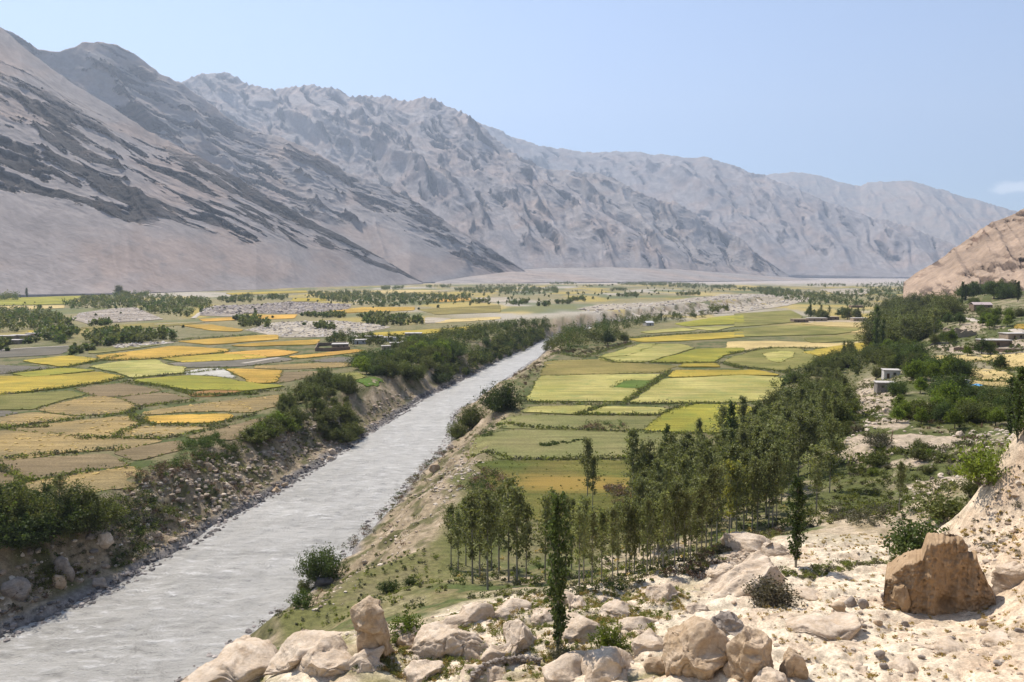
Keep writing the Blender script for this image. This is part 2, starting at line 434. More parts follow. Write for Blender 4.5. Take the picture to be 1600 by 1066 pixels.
# the knoll
kn = RZN
lime = np.array((0.555, 0.465, 0.345))
COL = COL + (lime - COL) * kn[..., None]
COL = mixc(COL, (0.47, 0.355, 0.25), kn * sst(0.0, 0.35, fbm(X / 3.5, Y / 3.0, 4, 121)) * 0.75)
COL = mixc(COL, (0.30, 0.21, 0.14), kn * sst(0.25, 0.5, fbm(X / 1.3, Y / 1.1, 4, 125)) * 0.6)
grassk = sst(0.02, 0.20, fbm(X / 6, Y / 5, 4, 131) - 0.30 * sst(0.15, 0.3, TH) + 0.10) * kn * (1 - sst(-0.1, 0.3, TH) * 0.6)
hollow = sst(0.60, 0.30, knoll_lump(X, Y) + 0.1 * n_sm)
grassk = np.clip(grassk * 0.5 + hollow * kn * (1 - sst(0.12, 0.35, TH)) * 0.9, 0, 1)
COL = mixc(COL, (0.17, 0.15, 0.055), grassk * 0.85)
COL = mixc(COL, (0.46, 0.35, 0.245), kn * SLR * 0.7)
COL = mixc(COL, (0.36, 0.25, 0.16), kn * SLR * sst(0.0, 0.3, n_sm) * 0.5)
# banks of the river: scree, scrub, wet stones at the foot
bm_ = (BT < 1) & (RD > -2)
bk = np.where(bm_, 1.0, 0.0) * (1 - sst(0.85, 1.0, BT))
COL = mixc(COL, (0.26, 0.20, 0.13), bk * 0.9)
COL = mixc(COL, (0.36, 0.285, 0.20), bk * sst(0.08, 0.35, fbm(X / 3, Y / 3, 4, 141)))
COL = mixc(COL, (0.075, 0.075, 0.025), bk * sst(-0.05, 0.25, fbm(X / 7 + 5, Y / 7, 4, 145) + 0.2 * n_sm) * 0.85)
foot = sst(0.16, 0.04, BT) * (RD < 8)
COL = mixc(COL, (0.20, 0.18, 0.165), foot)
wet = sst(0.05, 0.0, BT)
COL = mixc(COL, (0.085, 0.08, 0.075), wet * 0.8)
COL = np.clip(COL, 0.01, 0.8)
M_ground = mat_vcol('land', 1.1, 7.0, 0.16, 0.62, 1.38)
me = np_mesh('ground', np.stack([X, Y, Z], -1).reshape(-1, 3), grid_faces(NR, NC, True), True, COL.reshape(-1, 3))
ground = tag(link('ground', me, M_ground), kind='structure')
# close the hole under the photographer
cap = bpy.data.meshes.new('hilltop'); ring = [tuple(v) for v in np.stack([X, Y, Z], -1)[0]]
cap.from_pydata([(0, 0, float(Z[0].mean()))] + ring, [], [(0, 1 + (i + 1) % NC, 1 + i) for i in range(NC)])
tag(link('hilltop', cap, mat_plain('hilltop_earth', (0.42, 0.33, 0.24), obj=False)), kind='structure')

# ------------------------------------------------------------------ river
NL, NW = 1500, 46
Lp, Rp = resample(RL, NL), resample(RR, NL)
# denser rows close to the camera
s_ = np.linspace(0, 1, NL)
tt = np.linspace(-0.1, 1.1, NW)
VX = Lp[:, None, 0] * (1 - tt) + Rp[:, None, 0] * tt; VY = Lp[:, None, 1] * (1 - tt) + Rp[:, None, 1] * tt
dirv = np.gradient(0.5 * (Lp + Rp), axis=0); dirv /= np.hypot(*dirv.T)[:, None]
UA = VX * dirv[:, None, 0] + VY * dirv[:, None, 1]; UB = -VX * dirv[:, None, 1] + VY * dirv[:, None, 0]
rnr = 1 - sst(400, 700, np.hypot(VX, VY))
VZ = RZ + rnr * (0.5 * fbm(VX / 4.6, VY / 4.6, 3, 201) + 0.34 * (ridged(VX / 6.5 + 3, VY / 4.5, 3, 205) - 0.4)) * sst(0, 0.12, 0.53 - np.abs(tt - 0.5))[None]
m, t, out = new_mat('silty_water'); b = NB(t)
p = b.pos((0.8, 0.8, 1))
pd = b.n('ShaderNodeMapping'); pd.inputs['Rotation'].default_value = (0, 0, math.radians(-58)); pd.inputs['Scale'].default_value = (0.30, 1.0, 1.0)
b.l(p, pd.inputs['Vector'])
nA = b.noise(pd.outputs[0], 0.9, 7, 0.70); nB = b.noise(pd.outputs[0], 0.16, 4, 0.6); nC = b.noise(pd.outputs[0], 5.0, 4, 0.7)
c = b.mix(b.ramp(nB, 0.3, 0.7), (0.345, 0.325, 0.288), (0.465, 0.44, 0.395))
c = b.mix(b.mix(1.0, b.ramp(nA, 0.52, 0.66), b.ramp(b.noise(p, 0.07, 4, 0.65), 0.38, 0.62, 0.25, 1.0), 'MULTIPLY'), c, (0.68, 0.655, 0.62))
c = b.mix(b.ramp(nA, 0.47, 0.34, 0, 0.65), c, (0.19, 0.18, 0.16))  # wave troughs painted darker: their shade is put into the water colour
c = b.mix(b.ramp(nC, 0.60, 0.72, 0, 0.5), c, (0.20, 0.19, 0.17))
hgt = b.n('ShaderNodeMath', operation='MULTIPLY_ADD'); b.l(nC, hgt.inputs[0]); hgt.inputs[1].default_value = 0.35; b.l(nA, hgt.inputs[2])
b.l(b.bsdf(c, 0.32, b.bump(hgt.outputs[0], 1.0, 0.85), 0.4), out.inputs['Surface'])
M_water = m
F = grid_faces(NL, NW)[:, ::-1]
tag(link('river', np_mesh('river', np.stack([VX, VY, VZ], -1).reshape(-1, 3), F), M_water), kind='structure')

# ------------------------------------------------------------------ mountains
M_mtn = mat_vcol('mountain_rock', 0.012, 0.09, 12.0, 0.72, 1.28)
def mat_strata(name, tilt, dist):
    m, t, out = new_mat(name); b = NB(t)
    p = b.pos(); mp_ = b.n('ShaderNodeMapping', vector_type='POINT'); mp_.inputs['Rotation'].default_value = (0, tilt, 0); b.l(p, mp_.inputs['Vector'])
    sc = b.n('ShaderNodeVectorMath', operation='MULTIPLY'); sc.inputs[1].default_value = (0.0045, 0.0045, 0.05); b.l(mp_.outputs[0], sc.inputs[0])
    st = b.noise(sc.outputs[0], 1.0, 7, 0.68); fi_ = b.noise(p, 0.045, 6, 0.66); big = b.noise(p, 0.006, 4, 0.6)
    at_ = b.attr('rock').outputs['Fac']; c = b.attr('Col').outputs['Color']
    k = b.ramp(st, 0.40, 0.60, 0.55, 1.45)
    kk = b.mix(at_, (1, 1, 1), k); c = b.mix(1.0, c, kk, 'MULTIPLY')
    c = b.mix(1.0, c, b.ramp(fi_, 0.3, 0.7, 0.84, 1.16), 'MULTIPLY'); c = b.mix(1.0, c, b.ramp(big, 0.35, 0.65, 0.88, 1.12), 'MULTIPLY')
    hh = b.n('ShaderNodeMath', operation='MULTIPLY_ADD'); b.l(st, hh.inputs[0]); b.l(at_, hh.inputs[1]); fm_ = b.n('ShaderNodeMath', operation='MULTIPLY'); b.l(fi_, fm_.inputs[0]); b.l(b.ramp(at_, 0, 1, 0.22, 1.0), fm_.inputs[1]); b.l(fm_.outputs[0], hh.inputs[2])
    b.l(b.bsdf(c, 0.95, b.bump(hh.outputs[0], 1.0, dist), 0.1), out.inputs['Surface'])
    return m
M_strata = mat_strata('mountain_strata', math.radians(22), 16.0)
def ridge(name, crest, base, nu, nv, prof, relief, rocky, cs, cr, seed, strat=None, back=700, extra=None, jag=1.0, ground_base=False, gs=1.0, skew=0.8):
    """a mountain flank between a base line and a crest line, with a back slope; crest/base: (x, y, distance) read at photo bearings"""
    def line(L, n, keys):
        L = np.array(L, float); return np.c_[keys, np.interp(keys, L[:, 0], L[:, 1]), np.interp(keys, L[:, 0], L[:, 2])]
    lo = max(crest[0][0], base[0][0]); hi = min(crest[-1][0], base[-1][0])
    keys = np.linspace(lo, hi, nu)
    cl, bl = line(crest, nu, keys), line(base, nu, keys)
    Cw = np.array([PD(*q) for q in cl]); Bw = np.array([PD(*q) for q in bl])
    if ground_base: Bw[:, 2] = hz(Bw[:, 0], Bw[:, 1]) - 2
    v = np.linspace(0, 1, nv); vb = np.linspace(0, 1, 14)[1:]
    H = Cw[:, 2] - Bw[:, 2]
    Xf = Bw[None, :, 0] + (Cw - Bw)[None, :, 0] * v[:, None]; Yf = Bw[None, :, 1] + (Cw - Bw)[None, :, 1] * v[:, None]
    Zf = Bw[None, :, 2] + H[None] * (v[:, None] ** prof)
    ax = Cw[-1, :2] - Cw[0, :2]; ax = ax / np.hypot(*ax)
    s = Xf * ax[0] + Yf * ax[1] ; tz = Zf
    Um = keys[None] * cl[:, 2].mean() / FPX + skew * tz + 110 * gs * fbm(keys[None] * cl[:, 2].mean() / FPX / 300, tz / 300, 2, seed + 8)
    dcr = 1 - v[:, None] * np.ones((1, nu))
    hh = np.clip(H[None] / 250, 0, 1)
    # gullies run down the fall line: long in height, narrow along the ridge; the line wanders
    wv = 90 * fbm(s / 500, tz / 400, 3, seed + 9)
    n1 = ridged((Um + 0.5 * wv) / (430 * gs), tz / (1700 * gs), 6, seed, 0.55)
    n2 = ridged((Um + 0.25 * tz) / (115 * gs), tz / (480 * gs), 5, seed + 20, 0.6)
    n0 = ridged((Um + 0.5 * tz) / (1250 * gs) + 0.3, tz / (3800 * gs), 3, seed + 14, 0.4)
    n3 = fbm(Um / (38 * gs), tz / (60 * gs), 4, seed + 30, 0.6)
    rk, bands = rocky(s if strat is not None else Um, tz, v[:, None] * np.ones((1, nu)), keys[None] * np.ones((nv, 1)), seed)
    amp = relief * hh * (0.25 + 0.75 * sst(0.05, 0.45, v))[:, None] * sst(0, 0.1, v)[:, None]
    big = (amp * 1.4 * (n0 - 0.4) * sst(0.0, 0.3, dcr) if strat is None and gs == 1.0 else 0)
    disp = big + amp * (n1 - 0.45) * (0.42 + 0.5 * rk) + amp * 0.36 * (n2 - 0.45) * (0.06 + 0.94 * rk) + amp * 0.15 * n3 * (0.06 + rk) + amp * 0.16 * bands
    vd = Bw[:, :2] - Cw[:, :2]; vd = vd / (np.hypot(*vd.T)[:, None] + 1e-6)
    edge = sst(0.0, 0.10, dcr)
    Zf = Zf + disp * (0.55 * edge + jag * 0.30 * (1 - edge)) + jag * relief * 0.09 * hh * ridged(s / 70, tz * 0 + 3.3, 4, seed + 90) * (1 - edge)
    Xf = Xf + vd[None, :, 0] * disp * 0.8 * edge; Yf = Yf + vd[None, :, 1] * disp * 0.8 * edge
    # back slope
    bx = Cw[None, :, 0] - vd[None, :, 0] * back * vb[:, None]; by = Cw[None, :, 1] - vd[None, :, 1] * back * vb[:, None]
    bz = Zf[-1][None] - (H * 0.8)[None] * (vb[:, None] ** 1.1)
    sk_ = np.minimum(Bw[:, 2], 0) - 26                       # the foot goes on underground
    Xf[0], Yf[0], Zf[0] = Bw[:, 0] - vd[:, 0] * 0, Bw[:, 1] - vd[:, 1] * 0, sk_
    XX, YY, ZZ = np.r_[Xf, bx], np.r_[Yf, by], np.r_[Zf, bz]
    rkf = np.r_[rk, np.repeat(rk[-1:], len(vb), 0)]
    sf = XX * ax[0] + YY * ax[1]
    bigc = fbm(sf / 330, ZZ / 160, 4, seed + 40); midc = fbm(sf / 60, ZZ / 45, 4, seed + 44)
    col = np.zeros(XX.shape + (3,)) + np.array(cs)
    col = mixc(col, np.array(cs) * np.array((1.10, 0.99, 0.91)), sst(-0.1, 0.3, bigc))
    col = mixc(col, np.array(cs) * 0.78, sst(0.1, 0.4, midc) * 0.6)
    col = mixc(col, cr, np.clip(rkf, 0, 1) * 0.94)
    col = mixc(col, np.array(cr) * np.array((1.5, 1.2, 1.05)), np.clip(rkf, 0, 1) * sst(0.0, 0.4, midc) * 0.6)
    col = col * (1 + 0.10 * np.r_[1 - rk, np.zeros((len(vb), nu))] * fbm(np.r_[Um, np.repeat(Um[-1:], len(vb), 0)] / 22, ZZ / 330, 3, seed + 48))[..., None]
    if extra is not None:
        col = extra(col, sf, ZZ, np.r_[v[:, None] * np.ones((1, nu)), 1 + vb[:, None] * np.ones((1, nu))], keys[None] * np.ones((len(v) + len(vb), 1)))
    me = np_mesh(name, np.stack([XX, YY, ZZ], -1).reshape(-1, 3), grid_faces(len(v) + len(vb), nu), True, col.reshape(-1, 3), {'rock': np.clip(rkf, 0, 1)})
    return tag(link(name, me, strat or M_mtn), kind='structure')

def rock_strata(lo, hi, thr=0.06, tilt=0.40, sc=1.0):
    """dark outcrops in bands that dip to the right, between heights lo(x) and hi(x) of the flank"""
    def f(s, tz, v, k, seed):
        q = tz + tilt * s                                              # across the dip
        wob = 60 * fbm(s / 700, tz / 300, 3, seed + 50)
        st = fbm((s * 0.95 - tz * 0.3) / (260 * sc), (q + wob) / (38 * sc), 5, seed + 60, 0.6)
        env = sst(lo(k) - 0.05, lo(k) + 0.07, v + 0.10 * fbm(s / 200, tz / 120, 3, seed + 70)) * (1 - sst(hi(k) - 0.12, hi(k) + 0.16, v + 0.05 * fbm(s / 200, tz / 120, 3, seed + 77)))
        low = fbm(s / 420, q / 150, 3, seed + 80)
        st = st + 0.22 * fbm((s * 0.95 - tz * 0.3) / (48 * sc), (q + wob) / (11 * sc), 4, seed + 63, 0.65)
        rk = sst(thr, thr + 0.05, st + 0.45 * low + 0.25 * (env - 0.75)) * env
        return rk, (st * 1.5) * env
    return f
def rock_crag(thr, lo=0.15, hi=1.2, sc=1.0):
    def f(s, tz, v, k, seed):
        a = ridged(s / (260 * sc), tz / (620 * sc), 6, seed + 60, 0.6)
        b = fbm(s / (120 * sc), tz / (170 * sc), 6, seed + 66, 0.65)
        rk = sst(thr, thr + 0.09, a * 0.55 + b * 0.6) * sst(lo - 0.1, lo + 0.12, v + 0.12 * b)
        return rk, b
    return f
ipc = lambda xs, ys: (lambda k: np.interp(k, xs, ys))

# nearest flank on the left
ridge('mountain', 
      [(-420, -190, 3500), (-150, -50, 3500), (0, 45, 3450), (30, 68, 3450), (60, 92, 3440), (120, 134, 3420), (180, 170, 3400), (230, 203, 3380), (290, 236, 3370), (350, 266, 3360), (410, 299, 3350), (450, 322, 3350), (500, 352, 3360), (560, 384, 3400), (600, 405, 3450), (640, 430, 3500), (660, 441, 3500)],
      [(-420, 476, 1400), (0, 463, 1750), (200, 459, 1950), (400, 453, 2350), (560, 447, 3000), (660, 443, 3450)], 620, 330, 1.12, 62,
      rock_strata(ipc([-400, 0, 135, 194, 293, 405, 477, 540, 640], [0.27, 0.27, 0.28, 0.29, 0.44, 0.44, 0.60, 0.68, 0.65]), ipc([-400, 0, 200, 350, 500, 640], [0.74, 0.76, 0.85, 1.05, 1.2, 1.2]), thr=0.02, tilt=0.42),
      (0.275, 0.238, 0.220), (0.046, 0.040, 0.036), 300, strat=M_strata)
# second flank
ridge('mountain', 
      [(-60, 20, 5200), (0, 40, 5200), (20, 50, 5200), (60, 76, 5200), (95, 80, 5200), (115, 75, 5200), (130, 68, 5200), (160, 66, 5200), (182, 69, 5200), (215, 88, 5200), (250, 116, 5150), (285, 130, 5150), (324, 158, 5100), (374, 196, 5000), (400, 207, 5000), (414, 211, 5000), (432, 213, 5000), (450, 220, 4950), (500, 243, 4900), (540, 268, 4850), (588, 285, 4800), (620, 300, 4750), (655, 321, 4700), (691, 342, 4650), (720, 360, 4600), (748, 376, 4550), (770, 389, 4500), (790, 403, 4480), (812, 418, 4450), (832, 430, 4420), (850, 438, 4400)],
      [(-60, 440, 4400), (200, 430, 4000), (500, 432, 3700), (640, 443, 3650), (690, 441, 3900), (735, 441, 4150), (790, 441, 4300), (850, 441, 4380)], 420, 220, 1.05, 120,
      rock_strata(ipc([-60, 300, 500, 650, 700, 790], [0.20, 0.30, 0.42, 0.52, 0.45, 0.30]), ipc([-60, 300, 600, 790], [1.1, 0.9, 1.1, 1.2]), thr=0.15, tilt=0.45, sc=1.2),
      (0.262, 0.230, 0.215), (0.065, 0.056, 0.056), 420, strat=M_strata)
# third, the long high one
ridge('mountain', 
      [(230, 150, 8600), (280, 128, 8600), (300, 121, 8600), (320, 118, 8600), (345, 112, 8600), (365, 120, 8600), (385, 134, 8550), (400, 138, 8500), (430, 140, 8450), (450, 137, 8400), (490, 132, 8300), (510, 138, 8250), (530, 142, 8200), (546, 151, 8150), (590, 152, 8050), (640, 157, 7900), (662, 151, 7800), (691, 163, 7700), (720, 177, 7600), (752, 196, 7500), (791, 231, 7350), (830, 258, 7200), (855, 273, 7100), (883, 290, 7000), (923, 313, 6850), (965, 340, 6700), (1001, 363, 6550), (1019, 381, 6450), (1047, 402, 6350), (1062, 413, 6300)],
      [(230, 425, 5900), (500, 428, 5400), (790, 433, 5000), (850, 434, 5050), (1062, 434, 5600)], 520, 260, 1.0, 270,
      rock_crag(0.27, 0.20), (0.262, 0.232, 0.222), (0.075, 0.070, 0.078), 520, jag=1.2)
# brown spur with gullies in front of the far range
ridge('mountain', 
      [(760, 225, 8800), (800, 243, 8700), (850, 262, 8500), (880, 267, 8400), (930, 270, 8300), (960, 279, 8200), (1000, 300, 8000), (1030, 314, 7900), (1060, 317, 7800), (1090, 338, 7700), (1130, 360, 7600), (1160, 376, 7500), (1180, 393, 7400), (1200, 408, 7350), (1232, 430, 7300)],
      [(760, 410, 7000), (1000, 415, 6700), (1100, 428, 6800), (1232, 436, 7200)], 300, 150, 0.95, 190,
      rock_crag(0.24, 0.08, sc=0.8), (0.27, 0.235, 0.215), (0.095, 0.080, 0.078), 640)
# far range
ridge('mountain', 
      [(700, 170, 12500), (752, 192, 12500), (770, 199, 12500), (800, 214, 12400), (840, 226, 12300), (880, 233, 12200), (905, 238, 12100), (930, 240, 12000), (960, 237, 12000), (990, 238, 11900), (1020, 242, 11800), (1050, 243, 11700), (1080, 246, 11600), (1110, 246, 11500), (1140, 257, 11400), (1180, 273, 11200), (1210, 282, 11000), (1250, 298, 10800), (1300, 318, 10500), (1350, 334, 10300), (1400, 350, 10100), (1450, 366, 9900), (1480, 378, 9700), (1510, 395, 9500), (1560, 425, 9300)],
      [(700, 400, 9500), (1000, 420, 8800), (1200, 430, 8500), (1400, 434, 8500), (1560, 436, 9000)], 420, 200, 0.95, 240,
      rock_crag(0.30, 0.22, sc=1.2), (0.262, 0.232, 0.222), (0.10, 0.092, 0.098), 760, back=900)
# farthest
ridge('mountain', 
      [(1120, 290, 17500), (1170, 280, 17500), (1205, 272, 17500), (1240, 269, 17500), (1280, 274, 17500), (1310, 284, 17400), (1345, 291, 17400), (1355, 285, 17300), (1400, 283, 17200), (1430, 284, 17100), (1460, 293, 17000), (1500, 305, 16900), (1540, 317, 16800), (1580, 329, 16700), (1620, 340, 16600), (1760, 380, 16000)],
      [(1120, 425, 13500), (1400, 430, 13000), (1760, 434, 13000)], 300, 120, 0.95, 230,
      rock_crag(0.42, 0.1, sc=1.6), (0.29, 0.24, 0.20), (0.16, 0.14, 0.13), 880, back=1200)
# gravel terrace at the mouth of the side valley, and low mounds farther down
ridge('river_terrace', 
      [(680, 441, 3850), (735, 432, 4150), (770, 428, 4350), (800, 423, 4500), (850, 419, 4800), (960, 418, 5000), (1060, 421, 5300), (1150, 428, 5700), (1230, 433, 6100), (1290, 438, 6500)],
      [(680, 444, 3700), (800, 443, 3700), (1000, 441.5, 4100), (1150, 439.5, 4800), (1290, 438.5, 5900)], 320, 70, 0.8, 26,
      rock_crag(0.50, 0.3, sc=0.5), (0.262, 0.232, 0.212), (0.17, 0.15, 0.14), 960, gs=0.35)
# brown hill on the right
ridge('brown_hill', 
      [(1412, 441, 1250), (1430, 428, 1260), (1450, 416, 1270), (1475, 401, 1280), (1490, 389, 1290), (1510, 374, 1300), (1540, 354, 1320), (1570, 340, 1340), (1600, 324, 1360), (1700, 270, 1450), (1900, 160, 1600)],
      [(1412, 448, 1150), (1450, 452, 1050), (1500, 456, 960), (1600, 462, 900), (1900, 480, 800)], 420, 220, 1.0, 70,
      (lambda s, tz, v, k, seed: (sst(0.20, 0.30, ridged(s / 45 + tz / 60, tz / 26, 5, seed + 3) * 0.5 + 0.6 * fbm(s / 30, tz / 10, 5, seed + 5, 0.6)) * np.maximum(sst(0.55, 0.3, v), sst(0.7, 0.95, v) * 1.0), fbm(s / 22, tz / 9, 4, seed + 7))),
      (0.285, 0.208, 0.150), (0.10, 0.070, 0.052), 1040, back=400, ground_base=True, gs=0.16)
# ------------------------------------------------------------------ fields, each a standing crop or stubble sheet with its own edge
c4 = lambda x, y: (x / 3.9475, 430 + y / 3.9475)
c5 = lambda x, y: (380 + x / 3.9475, 430 + y / 3.9475)
c6 = lambda x, y: (760 + x / 3.9475, 430 + y / 3.9475)
c7 = lambda x, y: (1150 + x / 3.5556, 430 + y / 3.5556)
c1 = lambda x, y: (x / 3.44, 700 + y / 3.44)
c3 = lambda x, y: (560 + x / 4.706, 580 + y / 4.706)
px_ = lambda x, y: (x, y)
def pl(f, *q): return [f(a, b) for a, b in q]
CR = dict(
 gold=((0.46, 0.285, 0.065), (0.35, 0.225, 0.045)), orange=((0.55, 0.315, 0.075), (0.45, 0.26, 0.06)),
 yellow=((0.40, 0.29, 0.050), (0.30, 0.235, 0.045)), lime=((0.31, 0.275, 0.045), (0.22, 0.215, 0.038)),
 pale=((0.385, 0.335, 0.125), (0.285, 0.265, 0.080)), green=((0.145, 0.145, 0.042), (0.225, 0.20, 0.070)),
 bright=((0.085, 0.15, 0.020), (0.10, 0.14, 0.03)), dark=((0.085, 0.100, 0.022), (0.14, 0.12, 0.035)),
 stubble=((0.215, 0.165, 0.085), (0.30, 0.215, 0.095)), brown=((0.21, 0.155, 0.09), (0.17, 0.13, 0.075)), soil=((0.165, 0.145, 0.12), (0.13, 0.12, 0.10)),
 rust=((0.33, 0.18, 0.065), (0.26, 0.15, 0.06)), white=((0.46, 0.44, 0.42), (0.36, 0.34, 0.31)), straw=((0.52, 0.40, 0.19), (0.45, 0.34, 0.16)),
 olive=((0.23, 0.185, 0.065), (0.18, 0.155, 0.05)), grass=((0.155, 0.16, 0.06), (0.21, 0.19, 0.085)), gravel=((0.43, 0.37, 0.31), (0.29, 0.25, 0.20)), rubble=((0.20, 0.165, 0.14), (0.36, 0.31, 0.27)),
)
def crop_mat(key):
    c1_, c2_ = CR[key]
    m, t, out = new_mat('crop_' + key); b = NB(t)
    p = b.pos()
    rot = b.n('ShaderNodeMapping'); rot.inputs['Rotation'].default_value = (0, 0, {'pale': 0.12, 'lime': 0.3, 'stubble': -0.35}.get(key, 0.05)); rot.inputs['Scale'].default_value = (0.10, 1.0, 1.0)
    b.l(p, rot.inputs['Vector'])
    rows = b.noise(rot.outputs[0], 0.38, 6, 0.66); big = b.noise(p, 0.045, 4, 0.6); fine = b.noise(p, 2.2, 5, 0.7)
    c = b.mix(b.ramp(big, 0.38, 0.62), c1_, c2_)
    c = b.mix(1.0, c, b.ramp(b.noise(p, 0.016, 3, 0.6), 0.35, 0.65, 0.78, 1.2), 'MULTIPLY')
    c = b.mix(1.0, c, (0.94, 0.93, 0.86), 'MULTIPLY')
    c = b.mix(1.0, c, b.ramp(rows, 0.32, 0.68, 0.72, 1.26), 'MULTIPLY')
    c = b.mix(1.0, c, b.ramp(fine, 0.3, 0.7, 0.68, 1.32), 'MULTIPLY')
    if key in ('gold', 'orange', 'yellow', 'lime', 'pale'):
        spot = b.noise(p, 0.11, 6, 0.72)
        c = b.mix(b.ramp(spot, 0.50, 0.68, 0, 0.6), c, (c2_[0] * 0.55, c2_[1] * 0.75, c2_[2] * 0.8))
    if key == 'dark':       # a half-ripened streak through the green crop
        rp = b.noise(rot.outputs[0], 0.55, 3, 0.5)
        cx_, cy_ = hit(905, 757)[:2]
        d_ = b.n('ShaderNodeVectorMath', operation='SUBTRACT'); d_.inputs[1].default_value = (cx_, cy_, 0); b.l(b.pos(), d_.inputs[0])
        e_ = b.n('ShaderNodeVectorMath', operation='MULTIPLY'); e_.inputs[1].default_value = (0.055, 0.13, 0); b.l(d_.outputs[0], e_.inputs[0])
        l_ = b.n('ShaderNodeVectorMath', operation='LENGTH'); b.l(e_.outputs[0], l_.inputs[0])
        s_ = b.n('ShaderNodeMath', operation='MULTIPLY_ADD'); b.l(rp, s_.inputs[0]); s_.inputs[1].default_value = 1.6; b.l(l_.outputs['Value'], s_.inputs[2])
        c = b.mix(b.ramp(s_.outputs[0], 1.25, 1.9, 0.85, 0.0), c, (0.27, 0.18, 0.045))
    b.l(b.bsdf(c, 0.95, b.bump(fine, 0.9, 0.25), 0.1), out.inputs['Surface'])
    return m
CM = {k: crop_mat(k) for k in CR}
NAMES = dict(gold='wheat_field', orange='wheat_field', yellow='barley_field', lime='barley_field', pale='barley_field', green='green_field', bright='green_field', dark='green_field', stubble='stubble_field', brown='bare_field', soil='bare_field',
             rust='bare_field', white='bare_field', straw='stubble_field', olive='fallow_field', grass='meadow', gravel='gravel_bed', rubble='gravel_bed')
